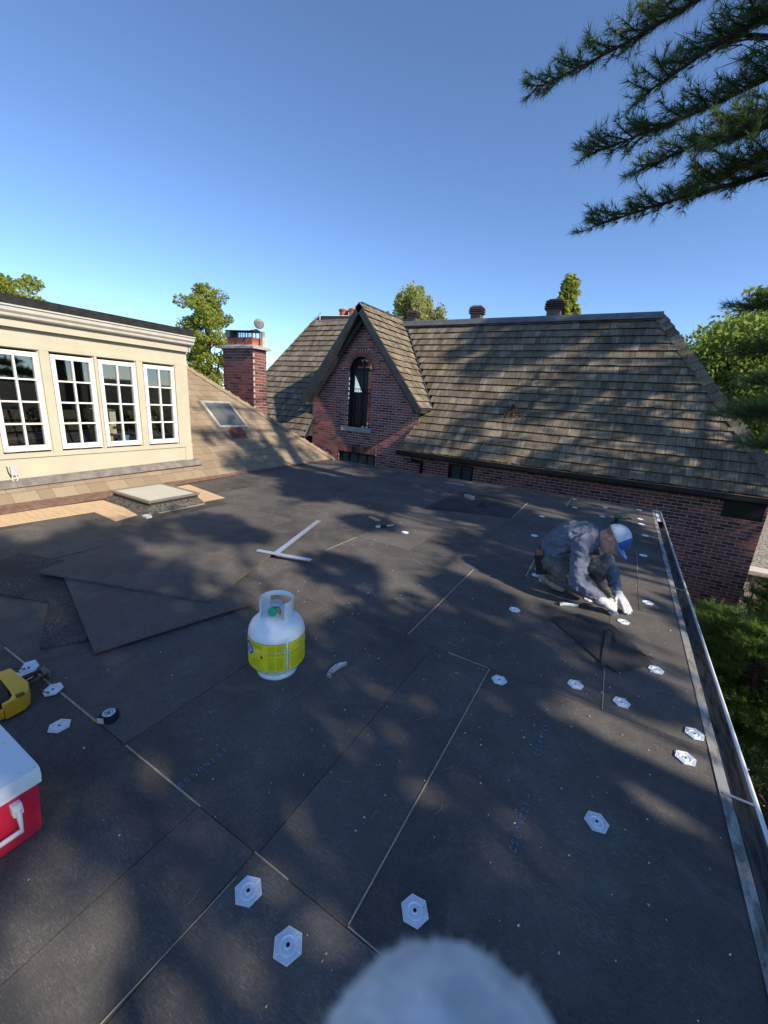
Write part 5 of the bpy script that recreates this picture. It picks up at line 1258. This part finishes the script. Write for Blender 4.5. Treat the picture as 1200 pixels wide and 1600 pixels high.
# ---- printed numbers on the boards
fc = bpy.data.curves.new('stamp', 'FONT'); fc.body = '12260252'; fc.size = .045; fc.space_character = 1.25; fc.align_x = 'CENTER'; fc.align_y = 'CENTER'; fc.extrude = 0.0
fo = bpy.data.objects.new('stamp_src', fc); COL.objects.link(fo)
bpy.context.view_layer.update()
st_me = bpy.data.meshes.new_from_object(fo.evaluated_get(bpy.context.evaluated_depsgraph_get())); bpy.data.objects.remove(fo)
st_m = NT('stamp_ink', .6, (.10, .15, .22), .3); st_m.color(st_m.mix(st_m.rng(st_m.noise(st_m.coord('Object'), 90, 4), .35, .6), (.045, .05, .06), (.20, .28, .40))); st_me.materials.append(st_m.mat)
for px, py, sc in ((846, 1155, 1.0), (812, 1290, 1.0), (318, 1198, 1.0), (448, 1096, .9), (1085-560, 1108, .0)):
    if sc: o = link('printed_number', st_me, None, flat_roof, on_z(px, py, .0022), (0, 0, R(-92))); o.scale = (sc, sc*.75, sc)
# ---- crumbs and slivers scattered over the deck
def scatter(name, n, f, mat, label):
    b = MB(); rr = random.Random(77+n)
    for k in range(n):
        x, y, s = f(rr); a = rr.uniform(0, 3.14); w = s*rr.uniform(.5, 1.2); b.obox((x, y, .0035 + s*.25), (math.cos(a), math.sin(a), rr.uniform(-.1, .1)), (-math.sin(a), math.cos(a), 0), (0, 0, 1), w*.5, s*.22, s*.2)
    return tag(b.build(name, mat), label, 'debris', kind='stuff')
def fA(rr):
    if rr.random() < .55: return rr.gauss(-.9, 1.0), abs(rr.gauss(1.7, .8)) + .25, rr.uniform(.003, .007)
    return rr.uniform(-5, .55), rr.uniform(.4, 7.5), rr.uniform(.004, .009)
def fB(rr): return rr.gauss(-.1, .5), rr.uniform(.5, 3.4), rr.uniform(.003, .008)
scatter('white_crumbs', 360, fA, plain('crumb', (.74, .74, .70), .7), 'white foam crumbs scattered over the black roof boards')
scatter('wood_slivers', 90, fB, plain('sliver', (.58, .46, .32), .8), 'tan wood slivers scattered over the near boards')
b = MB()
rr = random.Random(5)
for k in range(70):
    x, y = rr.uniform(-3.5, .5), abs(rr.gauss(1.2, 1.3)) + .1; a = rr.uniform(0, 6.28); L = rr.uniform(.02, .06); c = Vector((x, y, .0035)); d = Vector((math.cos(a), math.sin(a), 0))*L; e = Vector((-d.y, d.x, 0))*rr.uniform(-.25, .25)
    b.tube([c-d*.5, c+e*.5, c+d*.5], .0007, 4, False)
tag(b.build('dry_needles', plain('dry_needle', (.28, .24, .19), .8)), 'thin dry pine needles lying on the near boards', 'debris', kind='stuff')
# ================================================================== PERSON
def capsule(B, p0, r0, p1, r1, n=14):
    p0, p1 = Vector(p0), Vector(p1); d = p1 - p0; L = d.length
    prof = [(0, -r0)] + [(r0*math.cos(t), r0*math.sin(t)) for t in (-1.1, -.6, 0)] + [(r0 + (r1-r0)*u, L*u) for u in (.33, .66)] + [(r1*math.cos(t), L + r1*math.sin(t)) for t in (0, .6, 1.1)] + [(0, L + r1)]
    B.lathe([(max(r, 1e-4), z) for r, z in prof], n, p0, axis=d if L > 1e-6 else (0, 0, 1))
def ellip(B, c, rx, ry, rz, rot=None, n=16):
    b = MB(); b.lathe([(max(1e-4, math.cos(t)), math.sin(t)) for t in np.linspace(-math.pi/2, math.pi/2, 11)], n)
    q = rot if rot is not None else Matrix.Identity(3); c = Vector(c)
    B.add([c + q @ Vector((x*rx, y*ry, z*rz)) for x, y, z in b.v], b.f)
def remesh(B, name, voxel, mat, parent=None, smooth=6, wrinkle=0.0, wscale=18.0, seed=0.0, loc=Vector((0, 0, 0))):
    me = bpy.data.meshes.new('tmp'); me.from_pydata([tuple(Vector(v) - loc) for v in B.v], [], B.f)
    bm = bmesh.new(); bm.from_mesh(me); bmesh.ops.remove_doubles(bm, verts=bm.verts, dist=2e-4); bmesh.ops.recalc_face_normals(bm, faces=bm.faces); bm.to_mesh(me); bm.free()
    o = bpy.data.objects.new('tmp', me); COL.objects.link(o)
    md = o.modifiers.new('r', 'REMESH'); md.mode = 'VOXEL'; md.voxel_size = voxel
    ms = o.modifiers.new('s', 'SMOOTH'); ms.factor = .5; ms.iterations = smooth
    bpy.context.view_layer.update(); dg = bpy.context.evaluated_depsgraph_get()
    out = bpy.data.meshes.new_from_object(o.evaluated_get(dg)); bpy.data.objects.remove(o); out.name = name
    if wrinkle:
        n = len(out.vertices); co = np.empty(n*3, np.float32); no = np.empty(n*3, np.float32); out.vertices.foreach_get('co', co); out.vertices.foreach_get('normal', no); co = co.reshape(-1, 3); no = no.reshape(-1, 3)
        h = np.array([mnoise.ridged_multi_fractal(Vector((float(c[0])*wscale*.6, float(c[1])*wscale, float(c[2])*wscale*.9 + seed)), .9, 2.1, 3, 1.0, 2.0) for c in co], np.float32)
        co += no * ((h - h.mean()) * wrinkle)[:, None]; out.vertices.foreach_set('co', co.ravel())
    out.polygons.foreach_set('use_smooth', [True]*len(out.polygons)); out.materials.clear(); out.materials.append(mat); out.update()
    return link(name, out, None, parent, loc=loc if parent is None else None)

skin = NT('skin', .55, (.42, .20, .14), .4); _v = skin.geo_pos(); skin.color(skin.ramp(skin.noise(_v, 26, 5), [(.3, (.46, .21, .15)), (.7, (.62, .33, .24))])); skin = skin.mat
shirtm = NT('shirt_cloth', .9, (.12, .14, .2), .15); _v = shirtm.geo_pos(); _d = shirtm.noise(_v, 5.0, 6, .7); _w = shirtm.noise(_v, 420, 2)
shirtm.color(shirtm.mix(shirtm.rng(_d, .5, .75, 0, .7), shirtm.mix(_w, (.105, .122, .175), (.150, .172, .235)), (.30, .27, .245))); shirtm.bump(shirtm.noise(_v, 60, 5, .7), .5, .006); shirtm = shirtm.mat
trm = NT('work_trousers', .9, (.12, .115, .10), .15); _v = trm.geo_pos(); _d = trm.noise(_v, 9, 6, .7); trm.color(trm.ramp(_d, [(.3, (.085, .083, .085)), (.55, (.155, .150, .145)), (.75, (.30, .275, .23))])); trm.bump(trm.noise(_v, 50, 5, .7), .5, .006); trm = trm.mat
glovem = NT('white_glove', .85, (.72, .74, .76), .2); _v = glovem.geo_pos(); glovem.color(glovem.ramp(glovem.noise(_v, 40, 5, .7), [(.3, (.36, .36, .35)), (.6, (.58, .59, .60))])); glovem.bump(glovem.noise(_v, 300, 2), .4, .003); glovem = glovem.mat
bootm = NT('dirty_boot', .85, (.35, .33, .27), .2); _v = bootm.geo_pos(); bootm.color(bootm.ramp(bootm.noise(_v, 60, 5, .8), [(.35, (.10, .095, .075)), (.5, (.30, .28, .22)), (.65, (.50, .47, .38))])); bootm = bootm.mat

W0 = Vector((-.15, 3.5, 0))
# joints
pel = (-.325, 3.53, .275); sp1 = (-.285, 3.51, .40); sp2 = (-.205, 3.50, .475); sp3 = (-.115, 3.49, .505); nk = (-.03, 3.485, .52)
rsh, rel_, rwr = (-.125, 3.345, .455), (-.105, 3.235, .205), (.098, 3.255, .10)
lsh, lel, lwr = (-.045, 3.655, .45), (.085, 3.655, .255), (.182, 3.475, .115)
rhip, rkn, ran = (-.325, 3.455, .255), (-.03, 3.40, .115), (-.335, 3.49, .125)
lhip, lkn, lan = (-.325, 3.605, .265), (.035, 3.595, .262), (.02, 3.70, .085)
hf = Vector((.56, -.20, -.80)).normalized(); hu = Vector((.80, -.02, .60)); hu = (hu - hf*hu.dot(hf)).normalized(); hs = hu.cross(hf)   # head forward / up / side
HC = Vector((.075, 3.455, .535))
HM = Matrix((hs, hf, hu)).transposed()
def hd_(x, y, z): return HC + HM @ Vector((x, y, z))
body = MB()
capsule(body, pel, .095, sp1, .09); capsule(body, sp1, .09, sp2, .095); capsule(body, sp2, .095, sp3, .082); capsule(body, sp3, .062, nk, .056); capsule(body, nk, .056, hd_(0, -.035, -.03), .055)
for a, e, w in ((rsh, rel_, rwr), (lsh, lel, lwr)): capsule(body, sp3, .062, a, .045); capsule(body, a, .042, e, .034); capsule(body, e, .034, w, .024)
for h_, k, a in ((rhip, rkn, ran), (lhip, lkn, lan)): capsule(body, pel, .085, h_, .07); capsule(body, h_, .068, k, .046); capsule(body, k, .046, a, .032)
ellip(body, hd_(0, -.008, .025), .073, .093, .085, HM); ellip(body, hd_(0, .02, -.045), .058, .070, .065, HM); ellip(body, hd_(0, .055, -.085), .030, .028, .026, HM)
capsule(body, hd_(0, .082, .012), .010, hd_(0, .105, -.030), .014); ellip(body, hd_(0, .075, .022), .055, .014, .010, HM); ellip(body, hd_(0, .083, -.060), .024, .012, .012, HM)
for sx in (-1, 1):
    ellip(body, hd_(sx*.074, -.012, -.008), .010, .020, .034, HM); ellip(body, hd_(sx*.040, .062, -.022), .022, .02, .022, HM)
person = remesh(body, 'person', .0085, skin, None, 4, loc=W0)
tag(person, 'crouching worker in blue-grey shirt and white-blue cap cutting the roof membrane', 'person')
def on_person(o): o.matrix_parent_inverse = Matrix.Identity(4); return o
def wear(B, name, vox, mat, sm=5, wr=0.0, ws=18., seed=0.):
    B2 = MB(); B2.v = [tuple(Vector(v) - W0) for v in B.v]; B2.f = B.f; return remesh(B2, name, vox, mat, person, sm, wr, ws, seed)
s = MB()
capsule(s, (-.335, 3.53, .30), .128, sp1, .128); capsule(s, sp1, .128, sp2, .132); capsule(s, sp2, .132, sp3, .118); capsule(s, sp3, .098, (-.055, 3.487, .525), .070)
for a, e, w in ((rsh, rel_, rwr), (lsh, lel, lwr)):
    capsule(s, sp3, .10, a, .072); capsule(s, sp2, .09, a, .068); capsule(s, a, .069, e, .056); capsule(s, e, .057, Vector(e).lerp(Vector(w), .96), .040)
shirt = wear(s, 'shirt', .0075, shirtm, 2, .020, 15.)
t = MB()
capsule(t, (-.33, 3.53, .285), .118, (-.345, 3.53, .24), .118)
for h_, k, a in ((rhip, rkn, ran), (lhip, lkn, lan)): capsule(t, pel, .108, h_, .100); capsule(t, h_, .098, k, .074); capsule(t, k, .073, Vector(k).lerp(Vector(a), .92), .055)
wear(t, 'trousers', .0075, trm, 2, .018, 16., 4.)
# belt and tool pouch
b = MB(); ring = []
ax_ = (Vector(sp1) - Vector(pel)).normalized()
q = ax_.to_track_quat('Z', 'Y').to_matrix()
b.lathe([(.128, -.018), (.134, -.018), (.134, .018), (.128, .018)], 28, Vector(pel) + Vector((0, 0, .03)) - W0, axis=ax_); b.build('belt', plain('belt_leather', (.03, .025, .02), .6), person)
pb = Vector((-.40, 3.415, .215)) - W0; b = MB(); b.obox(pb, (1, 0, .25), (0, 1, 0), (-.25, 0, 1), .042, .022, .085); b.build('tool_pouch', rubber, person, bevel=.01)
b = MB(); b.obox(pb + Vector((-.022, -.002, .095)), (1, 0, .25), (0, 1, 0), (-.25, 0, 1), .028, .016, .03); b.build('pouch_tool', plain('worn_leather', (.22, .12, .07), .7), person, bevel=.006)
# boots
b = MB(); capsule(b, (-.365, 3.505, .125), .046, (-.375, 3.52, .085), .046); capsule(b, (-.375, 3.52, .085), .045, (-.265, 3.475, .045), .044); capsule(b, (-.265, 3.475, .045), .043, (-.215, 3.46, .034), .033)
wear(b, 'boot', .007, bootm, 3)
b = MB(); b.obox(Vector((-.405, 3.535, .085)) - W0, Vector((.5, -.18, -.8)), (.3, .95, 0), (.8, -.25, .5), .06, .036, .011); b.build('boot_sole', plain('pale_sole', (.32, .50, .56), .6), person, bevel=.006)
b = MB(); capsule(b, (.02, 3.70, .10), .050, (.02, 3.705, .055), .05); capsule(b, (.02, 3.705, .05), .05, (.095, 3.655, .045), .045); capsule(b, (.095, 3.655, .045), .045, (.145, 3.625, .034), .034); wear(b, 'boot', .007, bootm, 3)
# gloves
def glove(wr_, palm_dir, palm_n, curl, name='glove', Lp=.085, splay=.16, sgn=1):
    """wrist point, direction to the fingers, back-of-hand normal; curl = list of three bend angles; sgn = side of the thumb"""
    d = Vector(palm_dir).normalized(); n = Vector(palm_n); n = (n - d*n.dot(d)).normalized(); s_ = d.cross(n)*sgn; w = Vector(wr_)
    B = MB(); capsule(B, w - d*.035, .037, w + d*.01, .034)
    for k in range(4):
        off = (k-1.5)*.0195; base = w + d*Lp + s_*off; capsule(B, w + d*.018 + s_*off*.7, .018, base, .0135)
        p = base; dd = (d + s_*(off/.03)*splay*.5).normalized(); Ls = [(.034, .026, .020), (.040, .029, .022), (.037, .028, .021), (.029, .022, .018)][k]
        ang = 0
        for L, c in zip(Ls, curl):
            ang += c; dr_ = (dd*math.cos(ang) - n*math.sin(ang)).normalized(); e = p + dr_*L; capsule(B, p, .0112, e, .0102, 10); p = e
    tb = w + d*.03 - s_*.028; t1 = tb + (d*.6 - s_*.75 - n*.25).normalized()*.036; t2 = t1 + (d*.85 - s_*.25 - n*.45*(1 if curl[0] > .5 else .2)).normalized()*.032
    capsule(B, w + d*.012 - s_*.012, .019, tb, .0165, 10); capsule(B, tb, .0155, t1, .0125, 10); capsule(B, t1, .0125, t2, .0108, 10)
    return B
wear(glove((.102, 3.258, .098), (.085, .03, -.035), (.25, -.55, .75), (.75, 1.1, .7), sgn=1), 'glove', .0038, glovem, 1)
wear(glove((.186, 3.468, .112), (.075, -.085, -.062), (.45, -.35, .8), (.12, .10, .10), sgn=-1), 'glove', .0038, glovem, 1)
# cuffs of skin are the body itself; knife held in the right hand
b = MB(); kp = Vector((.175, 3.262, .05)) - W0; b.obox(kp, (.55, -.15, -.5), (0, 1, 0), (.5, 0, .55), .035, .008, .010); b.build('held_knife', alu_m, person)
# hair
hb = MB(); ellip(hb, hd_(0, -.022, .018), .078, .088, .082, HM); cutp = []
hair = NT('short_hair', .85, (.26, .15, .11), .2).mat
B2 = MB(); ellip(B2, hd_(0, -.026, .022), .0735, .078, .060, HM)
B2.v = [tuple(Vector(v) - W0) for v in B2.v]; remesh(B2, 'hair', .008, hair, person, 3, .002, 60.)
# cap: white mesh crown behind, blue front and visor
capw = NT('cap_mesh', .85, (.72, .78, .82), .2); _v = capw.geo_pos(); capw.bump(capw.n('TexVoronoi', Vector=_v, Scale=260.0).outputs['Distance'], .6, .004); capw.color(capw.ramp(capw.noise(_v, 12, 4), [(.3, (.60, .67, .74)), (.7, (.76, .81, .84))])); capw = capw.mat
capb = plain('cap_blue', (.045, .13, .40), .85, .2, var=.15)
def dome(y0, y1, mat, name, grow=1.0):
    b = MB(); n, m_ = 16, 14; vs = []
    for i in range(m_+1):
        th = y0 + (y1-y0)*i/m_
        for j in range(n+1):
            ph = math.pi*j/n     # from one side over the top to the other
            x = math.cos(ph); zz = math.sin(ph); r_ = 1.0
            vs.append(hd_(x*.086*math.cos(th)*grow, math.sin(th)*.104*grow - .006, .028 + zz*.100*math.cos(th)*grow) - W0)
    b.add(vs, [(i*(n+1)+j, i*(n+1)+j+1, (i+1)*(n+1)+j+1, (i+1)*(n+1)+j) for i in range(m_) for j in range(n)])
    o = b.build(name, mat, person, smooth=True); md = o.modifiers.new('th', 'SOLIDIFY'); md.thickness = .003; return o
dome(-1.45, .42, capw, 'cap'); dome(.40, 1.5, capb, 'cap_front', 1.012)
b = MB(); vs = []; n, m_ = 12, 8
for i in range(m_+1):
    u = i/m_
    for j in range(n+1):
        a = (j/n - .5)*2; ln = .078*math.sqrt(max(0, 1 - (a*.98)**2))
        x = a*.078; y = .098*math.sqrt(max(0, 1-(a*.86)**2)) - .008 + ln*u; z = .034 - .020*a*a - .012*u
        vs.append(hd_(x, y, z) - W0)
b.add(vs, [(i*(n+1)+j, i*(n+1)+j+1, (i+1)*(n+1)+j+1, (i+1)*(n+1)+j) for i in range(m_) for j in range(n)])
o = b.build('visor', plain('visor_blue', (.09, .19, .48), .8, .2), person, smooth=True); md = o.modifiers.new('th', 'SOLIDIFY'); md.thickness = .003
b = MB(); vs = []
for i in range(5):
    for j in range(7):
        ph = math.pi/2 + (j/6-.5)*.75; th = .98 + .30*i/4*(1-.6*abs(j/6-.5)*2); vs.append(hd_(math.cos(ph)*.087*math.cos(th)*1.03, math.sin(th)*.104*1.03-.006, .028+math.sin(ph)*.100*math.cos(th)*1.03+.003) - W0)
b.add(vs, [(i*7+j, i*7+j+1, (i+1)*7+j+1, (i+1)*7+j) for i in range(4) for j in range(6)]); b.build('cap_patch', plain('cap_gold', (.75, .55, .12), .7), person)
for sx in (-1, 1):
    b = MB(); ellip(b, hd_(sx*.030, .081, .004), .011, .006, .006, HM, 8); b.v = [tuple(Vector(v) - W0) for v in b.v]; b.build('eye', plain('eye_dark', (.06, .04, .03), .3), person, smooth=True)

# ================================================================== photographer's gloved hand, one fingertip in front of the lens
def cw(x, y, z): return Vector(MW @ np.array([x, y, z])) + Vector((0, 0, H))
knit = NT('knit_glove', .9, (.62, .68, .78), .15); _v = knit.geo_pos(); _a = knit.noise(_v, 190, 3, .6); _b2 = knit.noise(_v, 900, 3, .7)
knit.color(knit.mix(knit.rng(_a, .35, .65), (.74, .74, .72), (.97, .97, .95))); knit.bump(_b2, .8, .002); knit = knit.mat
hnd = MB(); tip = cw(.0058, .0590, .0355)
mid1, mid2, kn = cw(.009, .082, .030), cw(.014, .103, .020), cw(.018, .140, .004)
capsule(hnd, tip, .0150, mid1, .0140); capsule(hnd, mid1, .0112, mid2, .0118); capsule(hnd, mid2, .0118, kn, .0135)
palm = cw(.045, .165, -.045); capsule(hnd, kn, .02, palm, .030); capsule(hnd, palm, .034, cw(.06, .21, -.10), .032)
for k in range(1, 4):
    b0 = cw(.018 + k*.023, .142 + k*.004, .0 - k*.008); m0 = cw(.016 + k*.023, .116 + k*.006, .030 - k*.006); e0 = cw(.008 + k*.023, .110 + k*.008, .062 - k*.007); f0 = cw(.002 + k*.023, .124 + k*.008, .080 - k*.008); capsule(hnd, palm, .018, b0, .0125); capsule(hnd, b0, .0104, m0, .0098); capsule(hnd, m0, .0098, e0, .0092); capsule(hnd, e0, .0092, f0, .0084)
capsule(hnd, palm, .022, cw(.0, .17, -.02), .0135); capsule(hnd, cw(.0, .17, -.02), .0130, cw(-.022, .150, .012), .0108); capsule(hnd, cw(-.022, .150, .012), .0108, cw(-.030, .122, .030), .0095)
base_h = cw(.06, .21, -.10)
hand = remesh(hnd, 'gloved_hand', .0016, knit, None, 2, .0009, 330., loc=base_h)
tag(hand, "photographer's blurred knit-gloved fingertip at the bottom edge, close to the lens", 'gloved hand')
fz = []; rgf = np.random.default_rng(3); n = len(hand.data.vertices); co = np.empty(n*3, np.float32); no = np.empty(n*3, np.float32); hand.data.vertices.foreach_get('co', co); hand.data.vertices.foreach_get('normal', no)
co = co.reshape(-1, 3); no = no.reshape(-1, 3); tl = np.array(tip - base_h); sel = np.where(np.linalg.norm(co - tl, axis=1) < .03)[0]
pick = rgf.choice(sel, min(12000, len(sel)*3)); d = unit(no[pick] + rgf.normal(size=(len(pick), 3))*.5); w = unit(np.cross(d, rgf.normal(size=d.shape)))*.00008; P = co[pick]
V = np.stack([P-w, P+w, P+d*rgf.uniform(.0004, .0011, len(pick))[:, None]], 1).reshape(-1, 3)
tag(link('fuzz', np_mesh('fuzz', V, np.arange(len(V)).reshape(-1, 3), knit), None, hand), kind='stuff')
bpy.context.view_layer.update()
